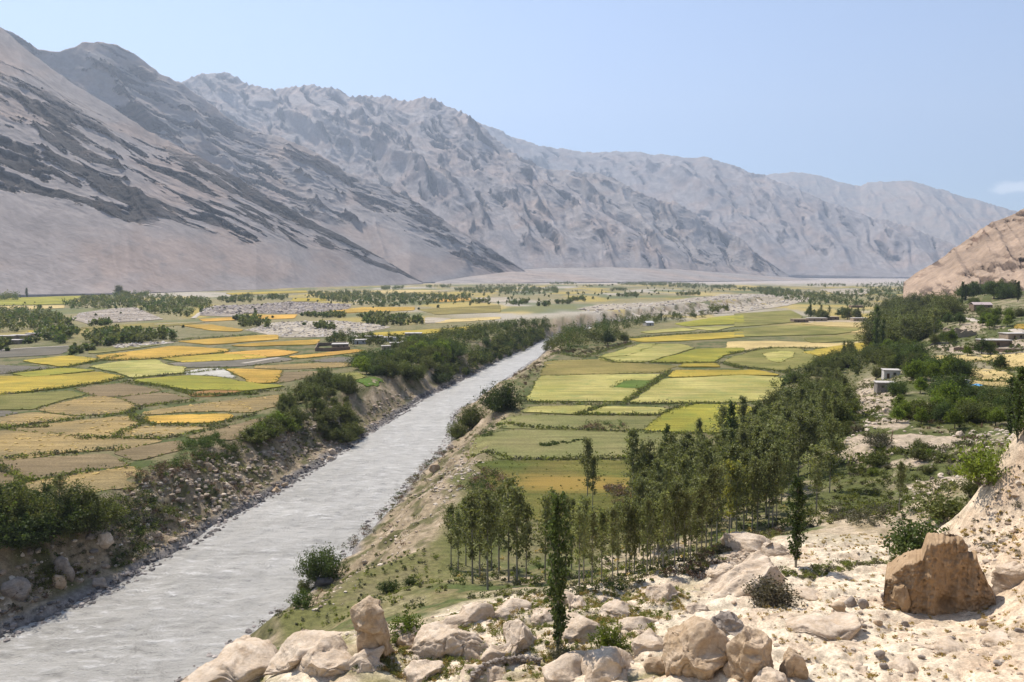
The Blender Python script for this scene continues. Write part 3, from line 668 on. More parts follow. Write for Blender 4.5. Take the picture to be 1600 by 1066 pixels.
FIELDS = [
 ('gold', pl(c4, (600, 500), (860, 470), (1070, 440), (1400, 460), (1390, 475), (1150, 500), (900, 522), (650, 526))),
 ('yellow', pl(c4, (150, 530), (430, 500), (620, 525), (500, 550), (400, 567), (260, 550))),
 ('pale', pl(c4, (560, 565), (760, 535), (960, 525), (1020, 560), (1140, 575), (1120, 605), (820, 637), (760, 610))),
 ('yellow', pl(c4, (1000, 515), (1370, 488), (1620, 500), (1640, 513), (1400, 528), (1140, 541))),
 ('orange', [c4(1380, 485), c4(1579, 468), c5(200, 462), c5(340, 478), c5(220, 503), c5(0, 513), c4(1500, 497)]),
 ('soil', [c4(1040, 545), c4(1579, 518), c5(230, 510), c5(320, 522), c5(150, 545), c5(0, 562), c4(1150, 572)]),
 ('white', pl(c4, (1150, 597), (1250, 580), (1380, 577), (1450, 638), (1300, 620), (1150, 615))),
 ('gold', [c4(1410, 582), c5(0, 583), c5(215, 590), c5(205, 665), c5(60, 668), c4(1530, 645)]),
 ('lime', pl(c4, (90, 612), (400, 578), (590, 590), (500, 600), (200, 632))),
 ('yellow', pl(c4, (-60, 628), (330, 625), (600, 600), (765, 632), (600, 668), (430, 690), (200, 720), (-60, 748))),
 ('lime', [c4(820, 650), c4(1200, 622), c4(1350, 637), c4(1579, 674), c5(240, 690), c5(0, 718), c4(1480, 712), c4(1200, 713), c4(1050, 690)]),
 ('rust', pl(c4, (1180, 727), (1390, 708), (1500, 718), (1300, 750), (1210, 750))),
 ('brown', pl(c4, (470, 702), (740, 668), (1000, 715), (820, 745), (600, 752))),
 ('brown', pl(c4, (740, 757), (1000, 727), (1180, 760), (1100, 780), (840, 808))),
 ('stubble', pl(c4, (250, 830), (560, 748), (740, 768), (820, 815), (760, 850), (520, 870), (330, 848))),
 ('green', pl(c4, (-60, 745), (200, 732), (420, 722), (510, 740), (300, 800), (190, 830), (-60, 832))),
 ('soil', pl(c4, (-60, 838), (110, 852), (-60, 885))),
 ('stubble', pl(c4, (-60, 893), (0, 880), (210, 848), (470, 882), (300, 903), (0, 940), (-60, 945))),
 ('stubble', pl(c4, (60, 948), (500, 900), (770, 872), (850, 925), (700, 998), (520, 990), (300, 982))),
 ('stubble', pl(c4, (730, 1000), (860, 938), (1300, 942), (1200, 962), (1050, 1000), (900, 1008))),
 ('stubble', [c4(890, 848), c4(1200, 802), c4(1579, 757), c5(240, 738), c5(235, 800), c5(60, 850), c4(1440, 850), c4(1400, 838), c4(1150, 845), c4(920, 862)]),
 ('gold', pl(c4, (895, 875), (1400, 862), (1430, 880), (1350, 908), (1000, 920), (930, 908))),
 ('stubble', [c4(-60, 968), c4(100, 962), c4(480, 1003), c4(1000, 1022), (200, 703), (110, 706), (50, 716), (0, 720), (-30, 722)]),
 ('brown', [c4(1160, 1008), c4(1400, 938), c4(1579, 895), c5(160, 875), c5(230, 862), c5(110, 945), c5(0, 985), c4(1400, 1020)]),
 ('brown', pl(c1, (-120, 90), (0, 72), (560, 35), (680, 97), (500, 115), (150, 178), (100, 140), (0, 95))),
 ('stubble', pl(c1, (-120, 280), (0, 235), (150, 193), (540, 130), (690, 103), (770, 160), (600, 220), (400, 270), (200, 290), (-60, 330))),
 ('brown', pl(c1, (615, 25), (950, -35), (960, 10), (760, 70), (700, 62))),
 ('brown', pl(c1, (-100, 120), (0, 115), (100, 170), (0, 215), (-100, 230))),
 ('lime', pl(c4, (-60, 145), (500, 130), (395, 182), (-60, 188))), ('straw', pl(c4, (-60, 195), (390, 188), (385, 205), (-60, 222))), ('yellow', pl(c4, (180, 345), (430, 327), (500, 340), (380, 360), (200, 364))),
 ('olive', pl(c4, (500, 325), (1000, 292), (1270, 292), (1000, 320), (700, 347))), ('gold', pl(c4, (1110, 310), (1290, 308), (1500, 340), (1470, 350), (1330, 346))),
 ('orange', [c4(1230, 274), c4(1430, 262), c4(1579, 250), c5(330, 245), c5(300, 270), c5(0, 276), c4(1270, 288)]),
 ('gold', [c4(1100, 412), c4(1579, 375), c5(200, 370), c5(210, 398), c4(1500, 415), c4(1300, 432)]),
 ('gold', [c4(1425, 437), c4(1579, 422), c5(470, 400), c5(440, 430), c5(0, 442)]),
 ('soil', pl(c4, (-60, 462), (430, 447), (370, 490), (0, 510), (-60, 515))), ('soil', pl(c4, (-60, 555), (380, 575), (0, 612), (-60, 615))), ('green', pl(c4, (580, 460), (700, 450), (1000, 430), (800, 460), (560, 487))),
 ('gold', pl(c5, (500, 228), (740, 200), (1050, 198), (1050, 218), (800, 227), (640, 236))), ('olive', pl(c5, (1080, 212), (1579, 187), (1579, 230), (1200, 245))),
 ('yellow', pl(c5, (780, 362), (1250, 332), (1560, 308), (1500, 330), (1300, 352), (850, 380))), ('straw', pl(c5, (1130, 282), (1579, 258), (1579, 272), (1200, 298))),
 ('orange', pl(c5, (280, 505), (700, 462), (745, 470), (560, 495), (350, 516))),
 ('stubble', pl(c5, (70, 562), (560, 542), (700, 547), (620, 570), (300, 582), (75, 577))), ('soil', pl(c5, (400, 532), (600, 507), (830, 522), (640, 540))),
 ('green', pl(c5, (620, 492), (900, 482), (910, 520), (700, 507))), ('bright', pl(c5, (690, 652), (780, 637), (860, 650), (770, 695))), ('green', pl(c5, (590, 612), (700, 602), (750, 630), (680, 650))),
 ('brown', pl(c5, (235, 605), (480, 592), (430, 625), (210, 670))), ('yellow', pl(c5, (320, 142), (510, 145), (500, 160), (300, 165))),
 ('straw', pl(c5, (700, 100), (1000, 92), (1250, 98), (870, 116))), ('yellow', pl(c5, (-100, 112), (380, 96), (390, 108), (-60, 125))),
 ('orange', pl(c5, (1180, 150), (1390, 140), (1400, 160), (1200, 168))),
 # right-hand fields
 ('olive', pl(c6, (380, 532), (660, 522), (980, 550), (1170, 562), (1090, 600), (600, 613), (330, 620), (370, 570))),
 ('pale', pl(c6, (340, 627), (860, 617), (1060, 617), (1020, 653), (850, 653), (757, 698), (948, 706), (840, 780), (260, 780))),
 ('bright', pl(c6, (772, 698), (852, 656), (1018, 656), (955, 700))),
 ('pale', [c6(890, 792), c6(1115, 643), c6(1579, 622), c7(150, 566), c7(255, 575), c7(250, 620), c7(160, 700), c7(0, 708), c6(1200, 788)]),
 ('yellow', [c6(1130, 632), c6(1165, 592), c6(1579, 592), c7(100, 528), c7(230, 560), c6(1579, 618)]),
 ('pale', pl(c6, (690, 513), (870, 497), (1055, 427), (960, 428))),
 ('pale', pl(c6, (690, 519), (885, 500), (1070, 428), (1180, 427), (1280, 452), (985, 538), (790, 538))),
 ('lime', pl(c6, (1015, 540), (1315, 458), (1579, 452), (1579, 470), (1450, 500), (1400, 540), (1180, 546))),
 ('yellow', pl(c6, (1185, 568), (1230, 550), (1400, 547), (1445, 568))),
 ('green', [c6(1480, 530), c6(1540, 505), c7(160, 410), c7(320, 402), c7(480, 470), c7(565, 482), c7(480, 500), c7(250, 530), c7(60, 512), c6(1540, 555)]),
 ('pale', pl(c7, (160, 440), (250, 425), (320, 430), (300, 460), (225, 490), (175, 465))),
 ('yellow', pl(c7, (380, 432), (560, 397), (740, 375), (730, 400), (650, 450), (560, 470), (480, 455))),
 ('straw', pl(c7, (-40, 372), (200, 367), (560, 382), (700, 372), (500, 403), (200, 408), (-40, 430))),
 ('green', pl(c7, (380, 352), (720, 332), (740, 360), (420, 378))), ('green', pl(c7, (0, 302), (300, 282), (560, 292), (700, 302), (560, 330), (0, 345))),
 ('straw', pl(c7, (640, 312), (760, 292), (760, 315), (660, 320))), ('straw', pl(c7, (360, 272), (500, 262), (760, 270), (740, 290), (560, 287))), ('green', pl(c7, (0, 217), (300, 197), (360, 230), (340, 262), (0, 290))),
 ('yellow', pl(c6, (880, 397), (1200, 372), (1579, 352), (1579, 385), (1180, 408), (960, 415))), ('pale', pl(c6, (960, 352), (1200, 327), (1300, 342), (1000, 362))), ('pale', pl(c6, (1245, 327), (1530, 317), (1400, 346))),
 ('lime', pl(c6, (1170, 302), (1450, 257), (1579, 247), (1579, 300), (1230, 317))),
 ('pale', pl(c6, (215, 848), (280, 817), (640, 812), (650, 822), (560, 860))), ('pale', pl(c6, (610, 858), (740, 817), (1115, 827), (1070, 865))),
 ('grass', pl(c6, (60, 925), (230, 867), (560, 870), (1060, 874), (980, 955), (600, 958), (100, 945))),
 ('lime', [c6(975, 965), c6(1150, 832), c6(1300, 802), c7(0, 728), c7(85, 738), c7(70, 800), c7(0, 850), c6(1500, 975)]),
 ('grass', [(736, 708), (751, 682), (800, 674), (900, 674), (1080, 678), (1100, 720), (960, 716), (780, 718)]),
 ('dark', [(748, 724), (780, 722), (900, 721), (1060, 724), (1050, 790), (1000, 815), (930, 822), (850, 815), (790, 790)]),
 ('straw', pl(c7, (1090, 450), (1280, 447), (1405, 468), (1395, 480), (1095, 470))), ('straw', pl(c7, (1360, 442), (1620, 437), (1620, 527), (1520, 518), (1440, 470))),
 ('straw', pl(c7, (1245, 525), (1400, 522), (1545, 572), (1530, 588), (1255, 578))), ('straw', pl(c7, (1255, 592), (1535, 602), (1495, 628), (1300, 612))), ('gold', pl(c7, (1550, 277), (1620, 277), (1620, 305), (1550, 298))),
 # stony wastes and gravel beds
 ('gravel', [c6(560, 212), c6(700, 185), c6(1000, 175), c6(1280, 140), c6(1579, 118), c7(330, 105), c7(430, 130), c7(280, 170), c7(0, 210), c6(1400, 238), c6(1250, 255), c6(900, 275), c6(700, 270), c6(750, 225)]),
 ('rubble', [c4(1240, 250), c4(1240, 215), c4(1330, 190), c4(1579, 182), c5(300, 165), c5(660, 182), c5(640, 215), c5(500, 225), c5(330, 240), c5(0, 238), c4(1430, 258)]),
 ('rubble', pl(c4, (450, 272), (500, 235), (700, 207), (830, 200), (960, 258), (1000, 275), (560, 303))),
 ('gravel', pl(c5, (20, 340), (200, 292), (560, 282), (800, 302), (900, 322), (720, 360), (500, 383), (250, 385))),
 ('gravel', pl(c4, (700, 430), (900, 415), (1080, 415), (860, 445), (720, 455))), ('gravel', pl(c5, (1130, 262), (1280, 268), (1200, 292), (1130, 300))),
 ('gravel', pl(c6, (-60, 140), (120, 138), (130, 165), (-40, 170))),
 ('gravel', pl(c7, (470, 80), (640, 75), (760, 80), (700, 110), (560, 105))),
]
FW = []
def densify(P, step):
    out = []
    for i in range(len(P)):
        a, b_ = P[i], P[(i + 1) % len(P)]; n = max(1, int(np.hypot(*(b_ - a)) / step))
        for k in range(n): out.append(a + (b_ - a) * k / n)
    return np.array(out)
for fi, (key, poly) in enumerate(FIELDS):
    W = np.array([hit(*q)[:2] for q in poly])
    D = np.hypot(*W.mean(0)); step = max(0.9, D / 170)
    W = densify(W, step)
    tg = np.roll(W, -1, 0) - np.roll(W, 1, 0); ar = np.sum(W[:, 0] * np.roll(W[:, 1], -1) - np.roll(W[:, 0], -1) * W[:, 1])
    nn = np.c_[tg[:, 1], -tg[:, 0]] / (np.hypot(*tg.T)[:, None] + 1e-9) * np.sign(ar)
    W = W + nn * (0.35 + D / 700)
    for _ in range(1): W = 0.25 * np.roll(W, 1, 0) + 0.5 * W + 0.25 * np.roll(W, -1, 0)
    ct = W.mean(0); nr = np.stack([pn(W[:, 0] / 14, W[:, 1] / 14, 401), pn(W[:, 0] / 14, W[:, 1] / 14, 402)], 1) * min(1.2, D / 250)
    W = W + nr + np.stack([pn(W[:, 0] / 3.5, W[:, 1] / 3.5, 403), pn(W[:, 0] / 3.5, W[:, 1] / 3.5, 404)], 1) * min(0.6, D / 450)
    lo, hi = W.min(0), W.max(0); g = step * 2.5
    gx, gy = np.meshgrid(np.arange(lo[0], hi[0], g), np.arange(lo[1], hi[1], g * 1.5)); gx, gy = gx.ravel(), gy.ravel()
    ok = inside(gx, gy, W) & (seg_dist(gx, gy, W, True) > g * 0.55)
    pts2 = np.r_[W, np.c_[gx[ok], gy[ok]]]
    n = len(W)
    vo, ed, fa, *_ = geometry.delaunay_2d_cdt([Vector(q) for q in pts2.tolist()], [], [list(range(n))], 1, 1e-4)
    vo = np.array([tuple(v) for v in vo]); fa = [f for f in fa if len(f) == 3]
    if not fa: continue
    hgt = {'gold': 0.55, 'orange': 0.5, 'yellow': 0.6, 'lime': 0.6, 'pale': 0.6, 'green': 0.4, 'bright': 0.4, 'dark': 0.3, 'grass': 0.2}.get(key, 0.14)
    hgt = hgt * 0.45 + D * 0.0003
    if fi and key in ('gold', 'bright', 'pale') and 0: hgt += 0.1
    zt = hz(vo[:, 0], vo[:, 1])
    up = hgt + 0.06 * pn(vo[:, 0] / 3, vo[:, 1] / 3, 405) + (fi % 3) * 0.03
    if poly[0] == (803, 752) : up = up + 0.35
    top = np.c_[vo, zt + up]
    # edge wall
    be = {}
    for f in fa:
        for k in range(3):
            e = (f[k], f[(k + 1) % 3])
            if (e[1], e[0]) in be: del be[(e[1], e[0])]
            else: be[e] = 1
    bi = sorted({i for e in be for i in e}); ix = {v: i for i, v in enumerate(bi)}; nV, nb = len(vo), len(bi)
    walls = []
    for a, b_ in be:
        a, b_ = ix[a], ix[b_]; walls += [(nV + a, nV + nb + a, nV + nb + b_), (nV + a, nV + nb + b_, nV + b_)]
    bot = np.c_[vo[bi], zt[bi] - 0.3]
    me = np_mesh(NAMES[key], np.r_[top, top[bi], bot], np.array(list(fa) + walls))
    o = tag(link(NAMES[key], me, CM[key]), kind='structure')
    FW.append((key, W, D))
# ------------------------------------------------------------------ foliage and bark
def leaf_mat(name, c1_, c2_, c3_, trans=0.35):
    m, t, out = new_mat(name); b = NB(t)
    oi = b.n('ShaderNodeObjectInfo')
    a = b.attr('Col').outputs['Fac']
    sep = b.n('ShaderNodeSeparateColor'); b.l(b.attr('Col').outputs['Color'], sep.inputs[0])
    c = b.mix(sep.outputs[0], c1_, c2_)
    r = b.ramp(oi.outputs['Random'], 0.0, 1.0, 0.0, 0.75)
    c = b.mix(r, c, c3_)
    c = b.mix(1.0, c, b.ramp(sep.outputs[1], 0, 1, 0.6, 1.4), 'MULTIPLY')
    rv = b.n('ShaderNodeMath', operation='FRACT'); rm = b.n('ShaderNodeMath', operation='MULTIPLY'); rm.inputs[1].default_value = 7.31; b.l(oi.outputs['Random'], rm.inputs[0]); b.l(rm.outputs[0], rv.inputs[0])
    c = b.mix(1.0, c, b.ramp(rv.outputs[0], 0, 1, 0.72, 1.32), 'MULTIPLY')
    d = b.n('ShaderNodeBsdfPrincipled'); b.l(c, d.inputs['Base Color']); d.inputs['Roughness'].default_value = 0.55; d.inputs['Specular IOR Level'].default_value = 0.08
    tr = b.n('ShaderNodeBsdfTranslucent'); c4_ = b.mix(1.0, c, (1.5, 1.6, 0.7), 'MULTIPLY'); b.l(c4_, tr.inputs['Color'])
    mx_ = b.n('ShaderNodeMixShader'); mx_.inputs[0].default_value = trans
    b.l(d.outputs[0], mx_.inputs[1]); b.l(tr.outputs[0], mx_.inputs[2]); b.l(mx_.outputs[0], out.inputs['Surface'])
    return m
L_POP = leaf_mat('poplar_leaves', (0.096, 0.112, 0.040), (0.215, 0.220, 0.100), (0.150, 0.148, 0.065), 0.26)
L_DARK = leaf_mat('dark_leaves', (0.045, 0.070, 0.020), (0.095, 0.120, 0.040), (0.06, 0.08, 0.03), 0.3)
L_WIL = leaf_mat('willow_leaves', (0.056, 0.074, 0.020), (0.140, 0.150, 0.048), (0.105, 0.105, 0.038), 0.24)
L_BRI = leaf_mat('bright_leaves', (0.085, 0.130, 0.022), (0.16, 0.19, 0.040), (0.12, 0.14, 0.03), 0.4)
L_YEL = leaf_mat('yellowing_leaves', (0.14, 0.135, 0.035), (0.22, 0.20, 0.06), (0.18, 0.17, 0.05), 0.4)
L_SAGE = leaf_mat('grey_scrub_leaves', (0.10, 0.10, 0.065), (0.16, 0.15, 0.10), (0.13, 0.10, 0.07), 0.2)
L_RED = leaf_mat('reddish_scrub_leaves', (0.13, 0.085, 0.060), (0.19, 0.12, 0.085), (0.16, 0.10, 0.08), 0.2)
L_STRAW = leaf_mat('dry_grass_blades', (0.34, 0.24, 0.09), (0.45, 0.34, 0.16), (0.30, 0.20, 0.08), 0.3)
L_GRASS = leaf_mat('green_grass_blades', (0.09, 0.115, 0.03), (0.17, 0.17, 0.055), (0.14, 0.13, 0.05), 0.35)
M_BARK = mat_plain('pale_bark', (0.27, 0.245, 0.20), 3.0, 0.02)
M_BARKD = mat_plain('dark_bark', (0.13, 0.105, 0.08), 3.0, 0.02)
def tube(path, rad, sides=6):
    path = np.asarray(path, float); n = len(path); V = []; F = []
    for i in range(n):
        a = path[min(i + 1, n - 1)] - path[max(i - 1, 0)]; a = a / (np.linalg.norm(a) + 1e-9)
        u = np.cross(a, (0.3, 1, 0.1)); u /= np.linalg.norm(u) + 1e-9; v = np.cross(a, u)
        for k in range(sides):
            t_ = 2 * math.pi * k / sides; V.append(path[i] + rad[i] * (math.cos(t_) * u + math.sin(t_) * v))
    for i in range(n - 1):
        for k in range(sides):
            k2 = (k + 1) % sides; F.append((i * sides + k, i * sides + k2, (i + 1) * sides + k2, (i + 1) * sides + k))
    return V, F
def leaf_quads(P, size, rng, flat=0.0, asp=1.7):
    n = len(P); d = rng.randn(n, 3); d[:, 2] *= 1 - flat; d /= np.linalg.norm(d, axis=1)[:, None] + 1e-9
    e = np.cross(d, rng.randn(n, 3)); e /= np.linalg.norm(e, axis=1)[:, None] + 1e-9
    s = size * rng.uniform(0.6, 1.35, n)[:, None]
    a, b = d * s * 0.5 * asp, e * s * 0.5
    V = np.stack([P - a, P + b, P + a, P - b], 1).reshape(-1, 3)
    F = np.arange(4 * n).reshape(-1, 4)
    return V, F
def crown_cloud(kind, h, rng):
    """leaf positions along limbs; returns (points, clump shade, limb list)"""
    limbs, P, Sh = [], [], []
    if kind == 'poplar':      # grove poplar: bare foot, narrow open crown of ascending limbs
        b0, nb, per = 0.24 + rng.uniform(-0.05, 0.08), 30, 80
        for i in range(nb):
            t = b0 + (0.99 - b0) * (i / nb) ** 0.9; az = i * 2.4 + rng.uniform(-.5, .5)
            L = h * (0.155 * math.sin(math.pi * min(1, (t - b0) / (1 - b0) * 0.8 + 0.22)) + 0.035) * rng.uniform(0.4, 1.6)
            el = math.radians(rng.uniform(30, 68)); st = np.array((0, 0, t * h)); en = st + L * np.array((math.cos(az) * math.cos(el), math.sin(az) * math.cos(el), math.sin(el) * 1.3))
            limbs.append((st, en)); q = rng.uniform(0.2, 1.08, per)[:, None]
            P.append(st + (en - st) * q + rng.randn(per, 3) * h * 0.022); Sh.append(np.full(per, rng.uniform()))
    elif kind == 'lombardy':
        nb, per = 46, 74
        for i in range(nb):
            t = 0.07 + 0.90 * i / nb; az = i * 2.4
            L = h * (0.105 * math.sin(math.pi * min(1, (t * 0.78 + 0.18))) + 0.012) * rng.uniform(0.5, 1.45)
            el = math.radians(74); st = np.array((0, 0, t * h)); r_ = L * 0.72
            en = st + np.array((math.cos(az) * r_, math.sin(az) * r_, L * 1.4))
            limbs.append((st, en)); q = rng.uniform(0.1, 1.0, per)[:, None]
            P.append(st + (en - st) * q + rng.randn(per, 3) * h * np.array((0.012, 0.012, 0.022))); Sh.append(np.full(per, rng.uniform()))
    elif kind in ('round', 'willow'):
        nb, per = 52, 100
        for i in range(nb):
            u = rng.randn(3); u[2] = abs(u[2]) * 0.9 + (0.05 if kind == 'round' else -0.15); u /= np.linalg.norm(u)
            rad = h * (0.44 if kind == 'round' else 0.40) * rng.uniform(0.55, 1.08); st = np.array((0, 0, h * 0.26))
            en = st + u * np.array((rad, rad, h * 0.72 * rng.uniform(0.7, 1.05)))
            limbs.append((st, en)); q = rng.uniform(0.55, 1.04, per)[:, None]
            P.append(st + (en - st) * q + rng.randn(per, 3) * h * 0.055); Sh.append(np.full(per, rng.uniform()))
    elif kind == 'bush':       # leaves down to the ground, upright shoots
        nb, per = (44, 80) if h < 5 else (90, 95)
        for i in range(nb):
            az = rng.uniform(0, 6.28); el = math.radians(rng.uniform(15, 88)); L = h * rng.uniform(0.6, 1.05)
            st = np.array((math.cos(az), math.sin(az), 0)) * h * 0.12
            en = st + L * np.array((math.cos(az) * math.cos(el) * 0.75, math.sin(az) * math.cos(el) * 0.75, math.sin(el)))
            limbs.append((st, en)); q = rng.uniform(0.25, 1.04, per)[:, None]
            P.append(st + (en - st) * q + rng.randn(per, 3) * h * 0.06); Sh.append(np.full(per, rng.uniform()))
    P = np.concatenate(P); Sh = np.concatenate(Sh); P[:, 2] = np.maximum(P[:, 2], 0.04 * h)
    return P, Sh, limbs
def make_crown(name, kind, h, leaf, rng, keep=1.0, w=1.0):
    P, Sh, limbs = crown_cloud(kind, h, rng)
    # gaps: thin out by a noise field so that the outline breaks up
    k = pn3(P / (h * 0.10) + rng.uniform(0, 50), 11) > -0.28
    P, Sh = P[k], Sh[k]
    if keep < 1:
        k = rng.uniform(size=len(P)) < keep; P, Sh = P[k], Sh[k]
    P[:, :2] *= w
    V, F = leaf_quads(P, leaf, rng)
    cols = np.zeros((len(V), 3)); cols[:, 0] = np.repeat(np.clip(Sh * 0.8 + rng.uniform(0, .3, len(P)), 0, 1), 4); cols[:, 1] = np.repeat(rng.uniform(0, 1, len(P)), 4)
    return np_mesh(name, V, F, False, cols), limbs
def make_trunk(name, kind, h, limbs, rng, w=1.0):
    V, F = [], []
    def add(p, r, s):
        v, f = tube(p, r, s); o = len(V); V.extend(v); F.extend([tuple(i + o for i in q) for q in f])
    if kind in ('poplar', 'lombardy'):
        zs = np.linspace(-0.6, h * 0.96, 9); r0 = h * 0.0125
        add(np.c_[np.cumsum(rng.uniform(-.05, .05, 9)) * h * 0.03, np.cumsum(rng.uniform(-.05, .05, 9)) * h * 0.03, zs], np.linspace(r0, r0 * 0.12, 9), 6)
        for st, en in limbs[::2]: add(np.array([st, (st + en) / 2 + (0, 0, -0.02 * h), en]) * (w, w, 1), [h * 0.004, h * 0.003, h * 0.001], 3)
    elif kind == 'bush':
        for st, en in limbs[::2]: add(np.array([st * (1, 1, 0) - (0, 0, 0.3), (st + en) / 2, en * 0.92]) * (w, w, 1), [h * 0.012, h * 0.007, h * 0.003], 3)
    else:
        add(np.array([(0, 0, -0.6), (0.02 * h, 0, h * 0.12), (0, 0.01 * h, h * 0.28)]), [h * 0.034, h * 0.026, h * 0.02], 7)
        for st, en in limbs[::3]: add(np.array([st, (st * 0.6 + en * 0.4), st * 0.15 + en * 0.85]) * (w, w, 1), [h * 0.014, h * 0.009, h * 0.003], 4)
    return np_mesh(name, V, F, True)
PROTO = {}
def proto(key, kind, h, leaf, n, mat, bark, keep=1.0, w=1.0, seed=0):
    """n variants of one kind of tree: shared crown and trunk meshes"""
    L = []
    for i in range(n):
        rng = np.random.RandomState(seed * 97 + i * 13 + 5)
        cm, limbs = make_crown('crown', kind, h, leaf, rng, keep, w); cm.materials.append(mat)
        tm = make_trunk('trunk', kind, h, limbs, rng, w); tm.materials.append(bark)
        L.append((cm, tm))
    PROTO[key] = (L, h)
proto('poplar', 'poplar', 12, 0.21, 6, L_POP, M_BARK, 0.95, 1.0, 1)
proto('poplar_wide', 'poplar', 12, 0.24, 4, L_POP, M_BARK, 1.0, 1.45, 2)
proto('poplar_yellow', 'poplar', 12, 0.22, 1, L_YEL, M_BARK, 0.7, 1.2, 3)
proto('lombardy', 'lombardy', 12, 0.20, 4, L_DARK, M_BARK, 1.0, 1.0, 4)
proto('willow', 'willow', 7, 0.20, 5, L_WIL, M_BARKD, 1.0, 1.0, 5)
proto('thicket', 'bush', 7, 0.23, 5, L_WIL, M_BARKD, 1.0, 1.0, 25)
proto('thicket_dark', 'bush', 7, 0.23, 3, L_DARK, M_BARKD, 1.0, 1.1, 26)
proto('round', 'round', 6, 0.18, 4, L_DARK, M_BARKD, 1.0, 1.0, 6)
proto('bright', 'round', 5, 0.17, 3, L_BRI, M_BARKD, 0.85, 1.0, 7)
proto('bush', 'bush', 2.6, 0.12, 5, L_WIL, M_BARKD, 1.0, 1.1, 8)
proto('bush_dark', 'bush', 2.6, 0.12, 3, L_DARK, M_BARKD, 1.0, 1.1, 9)
proto('bush_bright', 'bush', 2.6, 0.115, 3, L_BRI, M_BARKD, 1.0, 1.1, 10)
proto('bush_grey', 'bush', 1.8, 0.10, 3, L_SAGE, M_BARKD, 0.9, 1.4, 11)
proto('bush_red', 'bush', 1.6, 0.10, 3, L_RED, M_BARKD, 0.9, 1.5, 12)
TR = random.Random(11)
TREES_N = {}
def tree(key, name, x, y, h, label, cat, group=None, z=None, wide=1.0, tilt=0.0, rz=None):
    """one tree: an Empty at its foot > trunk, crown"""
    L, h0 = PROTO[key]; i = TR.randrange(len(L)); s = h / h0
    r = bpy.data.objects.new(name, None); C.objects.link(r)
    r.location = (x, y, float(hz(x, y)[0]) if z is None else z); r.scale = (s * wide, s * wide, s)
    r.rotation_euler = (tilt * TR.uniform(-1, 1), tilt * TR.uniform(-1, 1), TR.uniform(0, 6.28) if rz is None else rz)
    tag(r, label, cat, group); r.empty_display_size = 0.5
    for nm, me_ in (('trunk', L[i][1]), ('crown', L[i][0])):
        o = bpy.data.objects.new(nm, me_); C.objects.link(o); o.parent = r
    TREES_N[name] = TREES_N.get(name, 0) + 1
    return r
def at(px, py):
    q = hit(px, py); return q[0], q[1]
def scatter(poly, n, seed=0, mind=0.0):
    """n random ground points inside a polygon of the ground (given by photo bearings)"""
    W = np.array([hit(*q)[:2] for q in poly]); rng = np.random.RandomState(seed); lo, hi = W.min(0), W.max(0); out = []
    tries = 0
    while len(out) < n and tries < 60:
        q = rng.uniform(lo, hi, (max(4 * n, 40), 2)); q = q[inside(q[:, 0], q[:, 1], W)]; tries += 1
        for a in q:
            if len(out) >= n: break
            if mind and any((a[0] - b_[0]) ** 2 + (a[1] - b_[1]) ** 2 < mind * mind for b_ in out[-400:]): continue
            out.append(a)
    return np.array(out).reshape(-1, 2)
def h_px(px0, py0, py1):
    """height in metres of something that stands at (px0, py0) and reaches up to py1"""
    q = hit(px0, py0); r = math.hypot(q[0], q[1]); return PD(px0, py1, r)[2] - q[2]
# ------------------------------------------------------------------ notable single trees (photo x, foot y, top y)
def one(key, name, px, py, top, label, cat, wide=1.0, **k):
    x, y = at(px, py); return tree(key, name, x, y, h_px(px, py, top), label, cat, wide=wide, **k)
one('lombardy', 'poplar_tree', 872, 1026, 778, 'tall slender dark poplar standing alone among the white boulders', 'tree', 0.85)
one('lombardy', 'poplar_tree', 1243, 886, 748, 'narrow poplar on the pale rock shelf casting a shadow beside it', 'tree', 1.15)
one('lombardy', 'poplar_tree', 1041, 762, 666, 'thin dark columnar poplar rising at the field edge, left of the dense grove', 'tree', 0.8)
one('lombardy', 'poplar_tree', 1140, 740, 628, 'tallest dark spire poplar sticking out above the grove in front of the lime field', 'tree', 0.9)
one('lombardy', 'poplar_tree', 1368, 555, 480, 'dark column poplar at the left end of the big grey-green grove', 'tree', 0.9)
one('lombardy', 'poplar_tree', 1378, 552, 498, 'shorter dark column poplar beside the spire at the big grove end', 'tree', 0.9)
one('lombardy', 'poplar_tree', 1266, 497, 470, 'dark spire poplar at the far edge of the green fields by mud houses', 'tree', 1.0)
one('lombardy', 'poplar_tree', 1503, 478, 441, 'dark spire poplar rising between the far grove and the brown hill', 'tree', 1.0)
for i, (a, b_, c_, lb) in enumerate([(1578, 684, 588, 'left one of the columnar poplars at the right edge of the village'), (1590, 690, 575, 'middle columnar poplar at the right edge of the village'), (1604, 692, 560, 'tall columnar poplar cut by the right picture edge'), (1585, 672, 596, 'slim columnar poplar behind the others at the right edge of the village')]):
    one('lombardy', 'poplar_tree', a, b_, c_, lb, 'tree', 1.0)
one('poplar', 'poplar_tree', 918, 792, 688, 'lone grey-green poplar in front of the dark green field', 'tree', 0.85)
one('poplar', 'poplar_tree', 926, 800, 715, 'smaller poplar close beside the lone one before the green field', 'tree', 0.8)
one('poplar', 'poplar_tree', 988, 800, 676, 'bushy poplar standing just left of the dense grove', 'tree', 1.05)
one('poplar', 'poplar_tree', 1014, 800, 690, 'pale thin poplar at the left flank of the dense grove', 'tree', 0.9)
one('poplar_yellow', 'poplar_tree', 1139, 842, 724, 'yellowish poplar with a pale trunk in the front row of the grove', 'tree', 1.05)
one('poplar_wide', 'poplar_tree', 1275, 803, 700, 'broad poplar with a bare dark trunk right of the grove', 'tree', 1.0)
one('poplar_wide', 'poplar_tree', 1296, 770, 655, 'open-crowned poplar above the gravel patch right of the grove', 'tree', 0.8)
